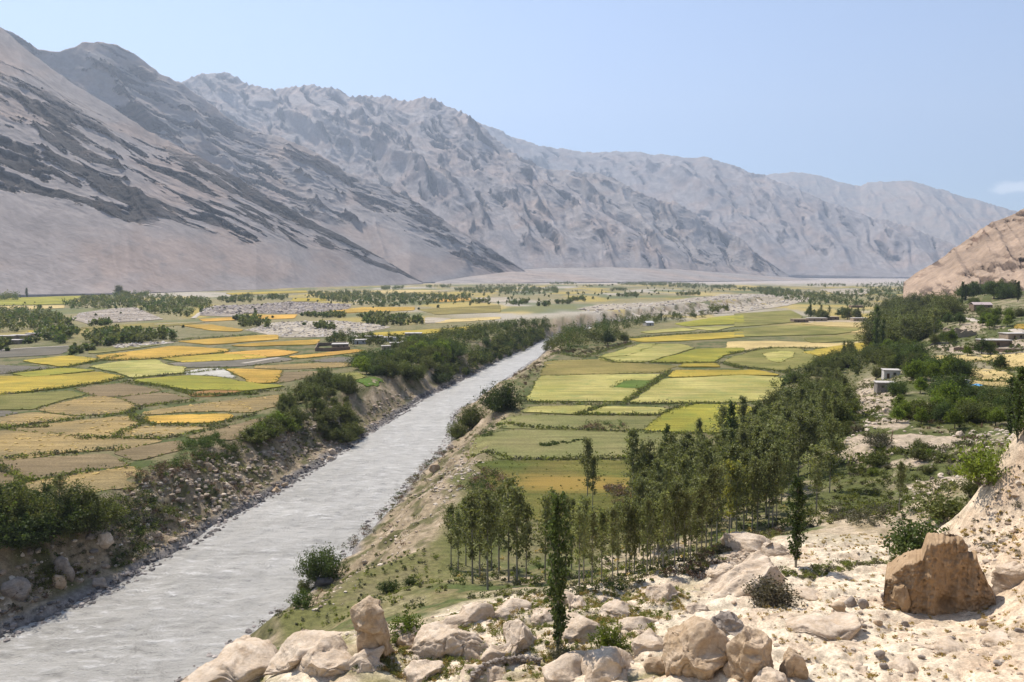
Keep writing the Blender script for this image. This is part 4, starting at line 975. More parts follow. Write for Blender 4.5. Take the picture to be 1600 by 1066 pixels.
one('poplar', 'poplar_tree', 1405, 800, 724, 'young silvery poplar in the green hollow below the stony patch', 'tree', 0.9)
one('thicket_dark', 'willow_tree', 503, 905, 851, 'round dark willow on the stony river edge, standing by itself', 'tree', 0.85)
one('thicket_dark', 'willow_tree', 783, 642, 594, 'large dark willow on the right bank beside the pale green field', 'tree', 0.95)
one('thicket', 'willow_tree', 738, 668, 630, 'olive willow leaning over the river, next to the large dark one', 'tree', 0.95)
one('thicket', 'willow_tree', 716, 684, 658, 'yellowish low willow nearest the water on the right bank', 'tree', 1.0)
one('round', 'fruit_tree', 1563, 580, 553, 'single round dark tree standing in the straw field', 'tree', 1.05)
one('thicket_dark', 'fruit_tree', 1404, 618, 590, 'dark bushy tree growing against the lower stone house', 'tree', 0.8)
one('thicket', 'fruit_tree', 1372, 590, 570, 'olive bushy tree left of the whitewashed house', 'tree', 0.8)
one('bush_bright', 'shrub', 1541, 752, 684, 'large bright green shrub on the edge of the sandy slope', 'shrub', 0.95)
one('bush', 'shrub', 1475, 812, 768, 'olive shrub behind the eroded mud wall', 'shrub', 1.35)
one('bush_dark', 'shrub', 1428, 868, 806, 'dark green shrub touching the left side of the eroded mud wall', 'shrub', 1.1)
one('bush', 'shrub', 1520, 775, 745, 'small olive shrub between the bright shrub and the sandy slope', 'shrub', 1.0)
one('bush_bright', 'shrub', 953, 1016, 974, 'small bright green shrub among the white boulders right of the slender poplar', 'shrub', 1.0)
one('bush_bright', 'shrub', 632, 998, 958, 'bright green shrub behind the rock tower', 'shrub', 1.15)
one('bush_dark', 'shrub', 608, 925, 905, 'small dark shrub on the grassy slope above the rock tower', 'shrub', 1.2)
one('bush_dark', 'shrub', 642, 915, 900, 'tiny dark shrub right of another on the grassy slope', 'shrub', 1.1)
one('bush_dark', 'shrub', 472, 950, 922, 'dark shrub at the waterline below the round willow', 'shrub', 1.0)
one('bush', 'shrub', 477, 928, 905, 'pale green shrub at the waterline left of the round willow', 'shrub', 0.9)
one('bush_grey', 'shrub', 1205, 945, 905, 'greyish shrub at the foot of the pale striped slab', 'shrub', 1.2)
one('bush_grey', 'shrub', 878, 1034, 1010, 'grey thorny shrub at the foot of the slender poplar', 'shrub', 1.0)
for px, py, top, lb in [(952, 505, 492, 'left'), (738, 506, 0, '')][:1]: one('lombardy', 'poplar_tree', 944, 512, 492, 'dark poplar tip above the far river bend trees', 'tree', 1.5)
one('lombardy', 'poplar_tree', 1033, 503, 486, 'small dark spire beside the tiny white hut', 'tree', 1.2)
one('willow', 'willow_tree', 975, 536, 516, 'rounded willow at the hedge end by the far fields', 'tree', 1.1)
one('round', 'willow_tree', 950, 540, 514, 'dark rounded tree at the far river bend by the hedge bank', 'tree', 1.1)
one('lombardy', 'poplar_tree', 42, 465, 450, 'tiny tall tree standing alone at the foot of the scree', 'tree', 1.6)
one('willow', 'willow_tree', 186, 460, 445, 'tree clump standing up against the scree on the far left', 'tree', 1.5)
one('round', 'willow_tree', 62, 484, 475, 'isolated dark tree in the straw field on the far left', 'tree', 1.2)
# ------------------------------------------------------------------ groves and belts (ground polygons at photo bearings)
ORD = 'first second third fourth fifth sixth seventh eighth ninth tenth eleventh twelfth thirteenth fourteenth fifteenth sixteenth seventeenth eighteenth nineteenth twentieth twenty-first twenty-second twenty-third twenty-fourth twenty-fifth twenty-sixth twenty-seventh twenty-eighth twenty-ninth thirtieth'.split()
def nth(i, n, label):
    q = ORD[i] + ' from left, ' if n <= 30 else ''
    return q + ' '.join(label.split()[:13])
MASSQ = []
def grove_far(poly, n, hr, seed, per=170, leaf=0.5, mats=None):
    MASSQ.append((poly, n, hr, seed, per, leaf, mats or [L_WIL, L_DARK, L_WIL]))
def grove(poly, n, keys, hr, name, label, cat, group, seed, mind=0, wide=1.0, tilt=0.03):
    Q = scatter(poly, n, seed, mind); Q = Q[np.argsort(np.arctan2(Q[:, 0], Q[:, 1]))]
    for i, (x, y) in enumerate(Q):
        tree(TR.choice(keys), name, float(x), float(y), TR.uniform(*hr), nth(i, len(Q), label), cat, group, wide=wide * TR.uniform(0.85, 1.15), tilt=tilt)
P_ = 'poplar_tree'
gp = 'poplars of the riverside plantation'
for i, (a, b_, c_) in enumerate(sorted([(716, 897, 800), (738, 912, 775), (750, 907, 765), (762, 922, 770), (795, 910, 748), (808, 914, 765), (780, 896, 760), (705, 888, 790), (728, 884, 782), (768, 890, 775), (822, 908, 790)])):
    one('poplar', P_, a, b_, c_, nth(i, 11, 'slender poplar in the dark clump nearest the river'), 'tree', 0.95, group='poplars of the clump nearest the river')
for i, (a, b_, c_) in enumerate(sorted([(852, 905, 775), (866, 900, 770), (884, 905, 780), (905, 920, 790), (912, 908, 780), (925, 915, 800), (940, 905, 800), (957, 908, 795), (965, 900, 790), (893, 890, 780)])):
    one('poplar', P_, a, b_, c_, nth(i, 10, 'thin-stemmed poplar behind the slender lone one'), 'tree', 0.9, group='thin poplars behind the slender lone poplar')
for i, (a, b_) in enumerate([(978, 900), (984, 898), (991, 896), (1005, 893), (1011, 899), (1016, 890), (1022, 884), (1029, 888), (1036, 890), (1045, 883), (1054, 885), (1060, 878), (1069, 882), (1076, 876), (1079, 880), (1088, 872), (1096, 868), (1103, 861), (1111, 858), (1120, 852), (1150, 842), (1162, 829), (1175, 832), (1183, 831), (1201, 828), (1207, 826), (1213, 820)]):
    one('poplar', P_, a, b_, b_ - TR.uniform(100, 128), nth(i, 27, 'bare-stemmed poplar in the plantation front row above rocks'), 'tree', 0.85, group='front row of the poplar plantation')
grove([(985, 880), (1060, 862), (1140, 828), (1215, 805), (1240, 760), (1200, 730), (1120, 745), (1060, 775), (1000, 820)], 75, ['poplar', 'poplar', 'poplar_wide'], (8, 13), P_, 'grey-green poplar inside the dense plantation right of the fields', 'tree', gp, 21, 1.6)
grove([(1060, 775), (1120, 745), (1200, 730), (1250, 760), (1300, 735), (1310, 690), (1240, 665), (1185, 680), (1130, 700), (1075, 735)], 48, ['poplar', 'poplar_wide'], (7, 12.5), P_, 'poplar at the back of the plantation towards the lime field', 'tree', 'back rows of the poplar plantation', 22, 2.0)
grove([(985, 800), (1060, 780), (1075, 745), (1040, 745), (1000, 770)], 8, ['poplar', 'poplar_wide'], (9, 12), P_, 'poplar on the left shoulder of the plantation by the dark green field', 'tree', 'poplars on the left shoulder of the plantation', 23, 2.0)
grove([(1185, 680), (1240, 665), (1310, 690), (1330, 640), (1310, 600), (1260, 612), (1215, 640)], 64, ['poplar', 'poplar_wide', 'willow', 'thicket'], (4, 9), 'young_tree', 'young grey-green tree on the wooded slope below the white-roofed house', 'tree', 'young trees on the wooded slope', 24, 1.8, 1.1)
grove([(1230, 600), (1300, 590), (1345, 560), (1330, 548), (1290, 570)], 30, ['poplar', 'willow', 'thicket'], (4, 8), 'young_tree', 'young tree in the hedge at the right end of the pale field', 'tree', 'young trees along the field hedge', 25, 2.0, 1.1)
grove([(1200, 690), (1260, 700), (1330, 690), (1345, 640), (1330, 600), (1290, 610), (1230, 650)], 30, ['bush', 'bush_bright', 'bush_dark', 'bush_grey'], (1.5, 3.4), 'shrub', 'shrub on the steep bushy slope below the white-roofed house', 'shrub', 'shrubs on the slope under the village', 26, 1.5, 1.2)
# village orchards
grove([(1345, 600), (1370, 585), (1350, 560), (1370, 545), (1440, 548), (1450, 572), (1410, 590), (1375, 575)], 30, ['round', 'bright', 'thicket', 'thicket_dark'], (4.5, 8.5), 'fruit_tree', 'dark green orchard tree behind the white-roofed houses', 'tree', 'orchard trees behind the white houses', 27, 2.5)
grove([(1415, 605), (1440, 575), (1500, 580), (1510, 610), (1495, 640), (1440, 640)], 26, ['round', 'bright', 'thicket_dark'], (4.5, 7), 'fruit_tree', 'rounded orchard tree between the white houses and the straw fields', 'tree', 'orchard trees beside the straw fields', 28, 3.0)
grove([(1400, 672), (1400, 640), (1500, 640), (1575, 650), (1575, 665), (1520, 672), (1450, 668)], 30, ['bright', 'round', 'thicket', 'bright'], (3, 5), 'fruit_tree', 'low yellow-green fruit tree on the terrace above the stony patch', 'tree', 'low fruit trees on the terrace', 29, 2.5)
grove([(1505, 635), (1560, 625), (1590, 640), (1560, 655)], 12, ['round', 'thicket'], (4, 6), 'fruit_tree', 'dark tree below the blue tarpaulin', 'tree', 'dark trees below the blue tarpaulin', 30, 2.5)
grove([(1530, 505), (1545, 520), (1590, 512), (1575, 495), (1540, 492)], 12, ['bright'], (5, 7), 'fruit_tree', 'light green tree in the row below the far house', 'tree', 'light green trees below the far house', 31, 3)
grove([(1450, 545), (1480, 520), (1500, 535), (1480, 545)], 9, ['willow', 'bright', 'round'], (4, 6), 'fruit_tree', 'tree in front of the ruined mud building', 'tree', 'trees in front of the ruined mud building', 32, 3)
grove([(1370, 548), (1369, 512), (1385, 490), (1425, 478), (1490, 480), (1495, 505), (1460, 525), (1440, 545), (1400, 545)], 66, ['poplar_wide', 'willow', 'thicket'], (11, 17), 'willow_tree', 'big grey-green willow in the large grove beside the green fields', 'tree', 'willows of the large grove', 33, 3.5, 1.25)
grove_far([(1370, 492), (1400, 470), (1450, 458), (1500, 462), (1500, 478), (1430, 476)], 60, (10, 15), 34)
grove([(1500, 462), (1500, 478), (1560, 475), (1620, 478), (1620, 462)], 30, ['round', 'willow', 'lombardy', 'thicket_dark'], (9, 14), 'willow_tree', 'dark tree under the brown hill near the far house', 'tree', 'dark trees under the brown hill', 35, 4, 1.2)
grove([(1256, 500), (1258, 492), (1350, 490), (1362, 500)], 22, ['round', 'willow', 'poplar'], (8, 12), 'willow_tree', 'tree in the row by the mud houses at the far end of the fields', 'tree', 'trees by the far mud houses', 36, 4, 1.2)
grove([(1300, 640), (1400, 690), (1480, 690), (1590, 690), (1590, 700), (1500, 745), (1400, 790), (1310, 770), (1300, 700)], 20, ['bush', 'bush_bright', 'bush_grey', 'bush'], (1.2, 2.6), 'shrub', 'shrub in the green hollow below the stony patch', 'shrub', 'shrubs in the green hollow', 53, 2.0, 1.2)
grove([(1400, 470), (1500, 470), (1600, 478), (1600, 500), (1540, 500), (1480, 520), (1500, 545), (1600, 548), (1600, 556), (1450, 556), (1450, 500)], 28, ['round', 'thicket', 'bright', 'willow'], (4, 8), 'fruit_tree', 'garden tree among the mud houses below the brown hill', 'tree', 'garden trees among the mud houses', 54, 4.0)
# left bank
grove([(-60, 848), (-40, 868), (20, 872), (80, 852), (140, 838), (160, 826), (155, 806), (100, 810), (40, 818), (-20, 826)], 26, ['thicket', 'willow', 'poplar_wide', 'thicket_dark'], (4.5, 8.5), 'willow_tree', 'tall green willow in the clump on the near left bank', 'tree', 'willows on the near left bank', 37, 2.2, 1.15)
grove([(-30, 800), (60, 800), (80, 795), (0, 792)], 6, ['round'], (4, 6), 'willow_tree', 'small willow in the row at the hay field corner', 'tree', 'small willows at the hay field corner', 38, 3)
grove([(445, 625), (500, 592), (545, 600), (560, 625), (548, 650), (520, 668), (470, 665), (430, 670)], 52, ['thicket', 'willow', 'poplar_wide', 'willow', 'poplar'], (3.0, 6.0), 'willow_tree', 'grey-green willow in the thicket between the fields and the stony bank', 'tree', 'willows of the bank thicket', 39, 2.5, 1.15)
grove([(500, 655), (548, 652), (562, 678), (545, 698), (520, 694), (490, 676)], 24, ['thicket', 'willow', 'thicket'], (2.4, 4.4), 'willow_tree', 'olive willow on the bank slope near the water', 'tree', 'willows on the bank slope', 40, 2.0, 1.3)
grove([(375, 690), (400, 680), (440, 655), (470, 665), (440, 680), (400, 695)], 20, ['bush', 'bush_bright', 'willow'], (2.6, 4.5), 'shrub', 'bright green shrub in the hedge on top of the stony bank', 'shrub', 'shrubs of the bank-top hedge', 41, 1.8, 1.3)
grove([(600, 600), (545, 582), (560, 570), (613, 562), (646, 540), (700, 545), (720, 575), (690, 598), (650, 598)], 85, ['thicket', 'thicket_dark', 'willow', 'bright'], (5, 8.5), 'willow_tree', 'dark green willow in the riverside wood above the pale cliff', 'tree', 'willows of the riverside wood', 42, 3.0, 1.15)
grove_far([(650, 540), (684, 526), (780, 513), (850, 506), (868, 516), (815, 545), (780, 563), (725, 578), (700, 548)], 230, (5, 9), 43)
grove_far([(700, 600), (760, 573), (815, 550), (848, 533), (850, 510), (780, 528), (700, 572), (650, 602)], 190, (3.5, 7), 49)
grove_far([(1340, 590), (1362, 560), (1372, 548), (1300, 560), (1330, 575)], 22, (4, 8), 51)
grove_far([(1200, 612), (1225, 590), (1260, 580), (1300, 560), (1320, 572), (1250, 620)], 40, (3, 6), 52, 150, 0.4)
grove_far([(850, 552), (862, 536), (900, 520), (940, 512), (970, 530), (955, 540), (905, 547), (880, 552)], 110, (6, 11), 44)
grove_far([(935, 514), (1000, 500), (1060, 496), (1115, 490), (1115, 496), (1060, 504), (1000, 512), (960, 520)], 70, (6, 11), 45)
grove_far([(500, 542), (530, 526), (560, 530), (620, 528), (650, 533), (640, 546), (600, 550), (560, 542)], 50, (4.5, 7.5), 46)

# ------------------------------------------------------------------ far woods and scrub: nobody could count them
def mass(name, pts3, hs, mats, leaf, per, seed, squash=0.8, low=0.05, spread=0.42):
    """many crowns joined in one mesh per colour; leaf-sized faces through each crown's volume"""
    rng = np.random.RandomState(seed); pts3 = np.asarray(pts3); hs = np.asarray(hs); n = len(pts3)
    if not n: return
    idx = rng.randint(0, len(mats), n)
    for mi, mt_ in enumerate(mats):
        s_ = idx == mi; P, H = pts3[s_], hs[s_]
        if not len(P): continue
        sub_ = rng.randn(len(P), 6, 3) * np.array((0.22, 0.22, 0.17)) + np.array((0, 0, 0.48))
        pick = rng.randint(0, 6, (len(P), per)); c = np.take_along_axis(sub_, pick[..., None].repeat(3, 2), 1)
        q = c + rng.randn(len(P), per, 3) * 0.14; q[..., 2] = np.clip(q[..., 2], low, 1.05)
        q[..., :2] *= squash * spread / 0.42
        W = P[:, None] + q * H[:, None, None]
        V, F = leaf_quads(W.reshape(-1, 3), leaf, rng); V = V
        cols = np.zeros((len(V), 3)); cols[:, 0] = np.repeat(np.clip(rng.uniform(0, 1, (len(P), 6))[np.arange(len(P))[:, None], pick].ravel() * 0.7 + rng.uniform(0, .3, len(P) * per), 0, 1), 4)
        cols[:, 1] = np.repeat(rng.uniform(0, 1, len(P) * per), 4)
        tag(link(name, np_mesh(name, V, F, False, cols), mt_), kind='stuff')
def zs_(Q): return np.c_[Q, hz(Q[:, 0], Q[:, 1])]
FAR = [ # polygon, number, height range
 ([(130, 466), (225, 463), (320, 470), (335, 481), (300, 497), (230, 490), (215, 482), (100, 487), (100, 477)], 330, (6, 12)),
 ([(-60, 522), (-60, 494), (50, 489), (95, 496), (112, 508), (100, 512), (40, 520)], 170, (7, 12)),
 ([(62, 537), (60, 524), (100, 516), (125, 521), (113, 537)], 45, (5, 9)), ([(130, 541), (130, 527), (175, 520), (260, 524), (275, 533), (175, 541)], 85, (5, 9)),
 ([(138, 508), (170, 506), (172, 510), (140, 511)], 14, (4, 7)), ([(110, 550), (140, 543), (150, 548), (112, 556)], 16, (3, 5)),
 ([(-60, 545), (15, 540), (15, 548), (-60, 550)], 16, (5, 8)), ([(0, 538), (55, 533), (58, 537), (0, 541)], 10, (3, 5)),
 ([(366, 500), (392, 500), (425, 508), (420, 513), (375, 511)], 40, (5, 8)), ([(465, 494), (540, 492), (542, 497), (500, 497)], 40, (4, 7)),
 ([(480, 459), (540, 457), (640, 462), (735, 463), (735, 474), (660, 478), (600, 482), (545, 476), (485, 466)], 420, (6, 11)),
 ([(556, 494), (600, 491), (655, 499), (662, 507), (600, 513), (575, 508)], 90, (4, 7)), ([(480, 513), (500, 508), (527, 513), (520, 517)], 26, (3, 6)),
 ([(340, 466), (395, 463), (395, 474), (345, 474)], 60, (6, 9)), ([(400, 466), (448, 463), (450, 469), (400, 470)], 40, (6, 9)), ([(0, 467), (30, 465), (30, 470), (0, 471)], 22, (10, 18)), ([(180, 462), (230, 460), (232, 464), (180, 466)], 30, (8, 14)),
 ([(700, 456), (740, 451), (870, 451), (872, 459), (790, 461)], 260, (7, 12)), ([(595, 452), (630, 450), (630, 453), (595, 454)], 40, (8, 13)), ([(665, 449), (705, 448), (705, 450), (665, 451)], 30, (9, 13)), ([(860, 443), (900, 443), (900, 445), (860, 445)], 40, (9, 13)),
 ([(965, 444), (1035, 443), (1105, 446), (1105, 450), (1060, 450), (965, 446)], 240, (9, 14)), ([(1110, 449), (1150, 448), (1150, 451), (1110, 452)], 50, (8, 12)), ([(955, 453), (978, 452), (978, 455), (955, 455)], 26, (6, 10)), ([(965, 463), (1000, 461), (1000, 464), (965, 465)], 30, (6, 9)), ([(1058, 461), (1093, 459), (1093, 462), (1058, 463)], 30, (6, 9)),
 ([(869, 474), (895, 472), (893, 475), (870, 476)], 20, (5, 8)), ([(893, 468), (914, 466), (912, 470), (893, 471)], 20, (5, 9)), ([(793, 475), (826, 472), (826, 475), (795, 477)], 22, (5, 9)), ([(840, 478), (858, 476), (857, 479), (840, 479)], 10, (5, 9)), ([(735, 472), (765, 471), (765, 474), (735, 475)], 20, (5, 8)),
 ([(740, 447), (830, 446), (832, 449), (740, 449)], 40, (7, 10)), ([(900, 447), (960, 446), (960, 448), (900, 449)], 24, (5, 8)),
 ([(1150, 453), (1200, 451), (1262, 458), (1310, 470), (1362, 478), (1362, 486), (1300, 482), (1235, 470), (1180, 458)], 260, (6, 11)), ([(1255, 447), (1290, 445), (1330, 447), (1290, 450)], 40, (8, 12)), ([(1330, 447), (1420, 441), (1420, 450), (1380, 455)], 80, (8, 12)),
 ([(1250, 462), (1360, 455), (1420, 452), (1400, 466), (1370, 476), (1300, 474)], 150, (7, 12)), ([(1115, 492), (1100, 487), (1130, 484), (1140, 488)], 12, (6, 10)),
]
FP, FH = [], []
for i, (poly, n, hr) in enumerate(FAR):
    q = scatter([(a, b_) for a, b_ in poly], n, 500 + i)
    if len(q): FP.append(zs_(q)); FH.append(np.random.RandomState(i).uniform(*hr, len(q)))
# lone far specks along the valley
q = scatter([(500, 470), (1150, 446), (1200, 450), (1100, 458), (800, 480), (560, 487)], 160, 601); FP.append(zs_(q)); FH.append(np.random.RandomState(3).uniform(2, 7, len(q)))
q = scatter([(0, 475), (450, 462), (620, 456), (480, 520), (300, 520), (0, 560)], 50, 602); FP.append(zs_(q)); FH.append(np.random.RandomState(4).uniform(1.5, 4, len(q)))
FP, FH = np.concatenate(FP), np.concatenate(FH)
mass('far_woods', FP, FH, [L_WIL, L_DARK, L_POP], 1.15, 70, 71)
for poly, n, hr, sd_, per, leaf, mats in MASSQ:
    q = scatter(poly, n, sd_); mass('far_woods', zs_(q), np.random.RandomState(sd_).uniform(*hr, len(q)), mats, leaf, per, sd_)
# scrub on the banks, slopes and knoll
BARE = [[hit(*u)[:2] for u in q_] for q_ in ([(1318, 708), (1328, 682), (1400, 675), (1490, 682), (1492, 693), (1420, 700), (1350, 710)], [(1350, 727), (1420, 718), (1470, 722), (1400, 730)])]
def keep_clear(q):
    for W_ in BARE:
        if len(q): q = q[~inside(q[:, 0], q[:, 1], W_)]
    return q
def scrub(poly, n, hr, mats, leaf, per, seed, name='scrub', flat=1.0):
    q = keep_clear(scatter(poly, n, seed)); mass(name, zs_(q), np.random.RandomState(seed).uniform(*hr, len(q)), mats, leaf, per, seed, 1.1, 0.02, 0.6 * flat)
LB = [(-60, 1000), (60, 940), (200, 880), (260, 840), (390, 770), (500, 700), (560, 670), (540, 640), (400, 690), (300, 720), (220, 750), (170, 790), (120, 840), (0, 870), (-60, 880)]
scrub(LB, 480, (0.4, 1.5), [L_WIL, L_SAGE, L_RED, L_DARK, L_GRASS], 0.17, 60, 801)
scrub([(180, 850), (130, 830), (190, 780), (250, 770), (280, 800), (240, 850), (190, 890)], 110, (1.0, 2.4), [L_DARK, L_WIL, L_SAGE], 0.2, 90, 802)
scrub([(190, 745), (230, 738), (330, 705), (345, 715), (300, 735), (230, 765)], 90, (0.8, 1.8), [L_RED, L_DARK], 0.18, 70, 803)
scrub([(275, 700), (340, 682), (352, 692), (330, 700), (280, 708)], 50, (1.0, 2.4), [L_DARK], 0.2, 90, 804)
scrub([(300, 715), (360, 700), (380, 690), (375, 700), (330, 725)], 60, (0.9, 2.0), [L_DARK, L_WIL], 0.2, 70, 805)
scrub([(20, 935), (60, 925), (130, 900), (120, 880), (60, 895), (10, 915)], 40, (0.7, 1.5), [L_YEL, L_GRASS], 0.15, 80, 806)
scrub([(560, 640), (640, 600), (652, 612), (600, 650), (570, 668)], 40, (0.6, 1.4), [L_WIL, L_SAGE], 0.17, 60, 807)
RB = [(440, 950), (480, 905), (540, 862), (590, 805), (640, 745), (698, 690), (720, 655), (800, 590), (845, 560), (850, 568), (815, 640), (760, 670), (740, 710), (700, 760), (640, 840), (560, 900), (470, 965), (400, 1010)]
scrub(RB, 230, (0.4, 1.2), [L_SAGE, L_GRASS, L_RED, L_WIL], 0.15, 55, 810)
scrub([(530, 870), (550, 835), (590, 795), (650, 735), (690, 700), (700, 705), (660, 745), (610, 800), (560, 850)], 110, (0.9, 2.0), [L_SAGE, L_DARK, L_RED], 0.17, 80, 811)
scrub([(715, 765), (760, 735), (790, 750), (775, 768), (745, 775)], 40, (0.8, 2.0), [L_DARK, L_RED], 0.18, 80, 812)
scrub([(745, 690), (760, 668), (790, 655), (770, 680)], 24, (0.8, 1.8), [L_DARK, L_SAGE], 0.18, 80, 813)
scrub([(905, 672), (925, 664), (975, 664), (980, 672), (930, 676)], 26, (0.8, 2.4), [L_DARK, L_RED], 0.2, 80, 814); scrub([(835, 697), (880, 692), (920, 686), (915, 690), (850, 700)], 26, (0.5, 1.1), [L_DARK], 0.2, 60, 815)
scrub([(800, 590), (840, 565), (850, 575), (820, 605)], 50, (0.7, 1.8), [L_RED, L_SAGE], 0.22, 60, 816)
scrub([(850, 556), (905, 548), (955, 542), (985, 534), (985, 538), (940, 548), (900, 556)], 90, (0.8, 2.0), [L_RED, L_SAGE, L_WIL], 0.3, 60, 817)
scrub([(470, 930), (560, 880), (690, 870), (700, 930), (640, 960), (560, 960), (420, 1000)], 260, (0.2, 0.7), [L_GRASS, L_SAGE, L_WIL, L_GRASS], 0.12, 46, 820)
scrub([(960, 790), (940, 762), (1000, 752), (1010, 780)], 50, (0.8, 1.8), [L_RED, L_SAGE], 0.18, 80, 821)
scrub([(700, 880), (860, 850), (980, 820), (1200, 790), (1200, 835), (1080, 880), (980, 905), (850, 915), (700, 920)], 300, (0.3, 1.1), [L_GRASS, L_SAGE, L_WIL, L_DARK], 0.14, 60, 822)
scrub([(1210, 820), (1300, 780), (1300, 700), (1400, 690), (1480, 730), (1500, 770), (1440, 820), (1300, 822)], 520, (0.35, 1.2), [L_GRASS, L_WIL, L_SAGE, L_GRASS, L_WIL], 0.14, 70, 823)
scrub([(1290, 812), (1300, 800), (1390, 796), (1400, 815), (1340, 825)], 70, (0.6, 1.2), [L_SAGE], 0.13, 90, 824)
scrub([(1300, 690), (1330, 650), (1450, 650), (1560, 660), (1590, 680), (1500, 688), (1400, 675)], 130, (0.4, 1.2), [L_GRASS, L_WIL, L_RED], 0.16, 60, 825)
scrub([(1340, 600), (1300, 640), (1360, 650), (1420, 640)], 50, (0.5, 1.2), [L_GRASS, L_SAGE], 0.2, 50, 826)
scrub([(1440, 700), (1520, 690), (1530, 740), (1480, 745)], 70, (0.4, 1.3), [L_SAGE, L_WIL], 0.15, 70, 827)
scrub([(1450, 545), (1500, 535), (1600, 540), (1600, 550), (1450, 552)], 60, (0.8, 2.0), [L_WIL, L_DARK], 0.3, 60, 828)
scrub([(1100, 905), (1130, 870), (1190, 850), (1230, 835), (1210, 830), (1130, 855), (1080, 880), (1030, 905)], 100, (0.4, 1.1), [L_SAGE, L_GRASS, L_RED], 0.12, 80, 829)
scrub([(1215, 895), (1300, 880), (1400, 872), (1410, 880), (1330, 888), (1230, 905)], 130, (0.2, 0.55), [L_SAGE, L_GRASS], 0.08, 70, 830, 'grass_tufts')
scrub([(640, 1066), (660, 1000), (780, 940), (900, 930), (1050, 920), (1090, 950), (1000, 1010), (900, 1060)], 1100, (0.14, 0.5), [L_GRASS, L_STRAW, L_GRASS], 0.07, 60, 831, 'grass_tufts')
scrub([(400, 1066), (560, 1050), (620, 1010), (700, 1000), (700, 1066)], 260, (0.14, 0.45), [L_GRASS, L_STRAW], 0.07, 60, 832, 'grass_tufts')
scrub([(1100, 1060), (1150, 960), (1250, 910), (1420, 890), (1600, 830), (1620, 1060)], 330, (0.10, 0.30), [L_STRAW], 0.055, 46, 833, 'grass_tufts')
scrub([(1240, 880), (1260, 838), (1400, 838), (1420, 865), (1300, 875)], 120, (0.1, 0.25), [L_STRAW], 0.06, 40, 834, 'grass_tufts')
scrub([(1500, 830), (1560, 770), (1600, 720), (1620, 860), (1560, 870)], 90, (0.15, 0.4), [L_STRAW, L_STRAW, L_SAGE], 0.07, 60, 835, 'grass_tufts')

# ------------------------------------------------------------------ earth banks and hedges round the fields
BUNDS = [[(1332, 726), (1350, 718), (1372, 711), (1400, 707), (1450, 711), (1480, 716), (1500, 722)], [(1332, 724), (1352, 716), (1374, 710), (1402, 706), (1448, 710)], [(1340, 655), (1365, 645), (1390, 640), (1425, 640)], pl(c6, (60, 935), (230, 940), (560, 955), (980, 975), (1200, 985), (1400, 985)), [(735, 716), (800, 719), (900, 718), (1000, 716), (1100, 720)], pl(c6, (220, 790), (600, 798), (850, 797), (1200, 795), (1579, 800)), pl(c6, (850, 790), (1000, 690), (1130, 600)),
 pl(c6, (560, 866), (720, 812)), pl(c6, (350, 518), (600, 512), (760, 460), (900, 425)), pl(c4, (0, 945), (300, 915), (520, 885), (760, 860), (870, 815), (1200, 780)), pl(c4, (-60, 750), (200, 722), (430, 695), (600, 672), (765, 636)), pl(c4, (760, 660), (1050, 700), (1200, 745), (1579, 735)),
 pl(c4, (800, 850), (850, 900), (930, 930), (1300, 935), (1579, 860)), pl(c4, (600, 530), (950, 522), (1400, 480)), pl(c4, (480, 1008), (1000, 1012), (1400, 940)), pl(c4, (820, 640), (1150, 610), (1400, 580)), pl(c4, (700, 1000), (860, 930)), pl(c4, (-60, 955), (60, 950), (300, 940)),
 [c1(-60, 75), c1(100, 50), c1(500, 20), c1(640, 5)], [c1(0, 100), c1(140, 185)], [c1(0, 225), c1(150, 185), c1(540, 122)], pl(c6, (690, 512), (790, 542), (980, 545), (1450, 545), (1579, 580)), pl(c7, (0, 512), (250, 540), (330, 560)), pl(c7, (-40, 440), (200, 408), (500, 408)), pl(c4, (1100, 405), (1579, 370)),
 pl(c4, (30, 612), (400, 574), (760, 500)), pl(c6, (880, 392), (1200, 368), (1579, 345)), pl(c6, (560, 862), (1070, 868), (1150, 830), (1300, 800)), pl(c7, (1060, 485), (1400, 487), (1600, 540)), pl(c7, (1250, 583), (1540, 595)), pl(c4, (1200, 750), (1579, 735)), pl(c5, (0, 735), (250, 710)), pl(c5, (0, 1000), (250, 880), (330, 850))]
# tufted margins of the near fields
EP, EH = [], []
for key, W, D in FW:
    if D > 520 or key in ('gravel', 'rubble'): continue
    n = int(np.sum(np.hypot(*np.diff(W, axis=0).T)) / 2.2); Q = resample(np.r_[W, W[:1]], max(n, 8)); Q = Q + np.random.RandomState(n).randn(*Q.shape) * 0.4
    Q = Q[pn(Q[:, 0] / 9, Q[:, 1] / 9, 445) > -0.25]; EP.append(zs_(Q)); EH.append(np.random.RandomState(n).uniform(0.35, 0.95, len(Q)))
mass('field_margin_grass', np.concatenate(EP), np.concatenate(EH), [L_GRASS, L_WIL, L_GRASS], 0.24, 16, 79, 1.3, 0.02, 0.7)
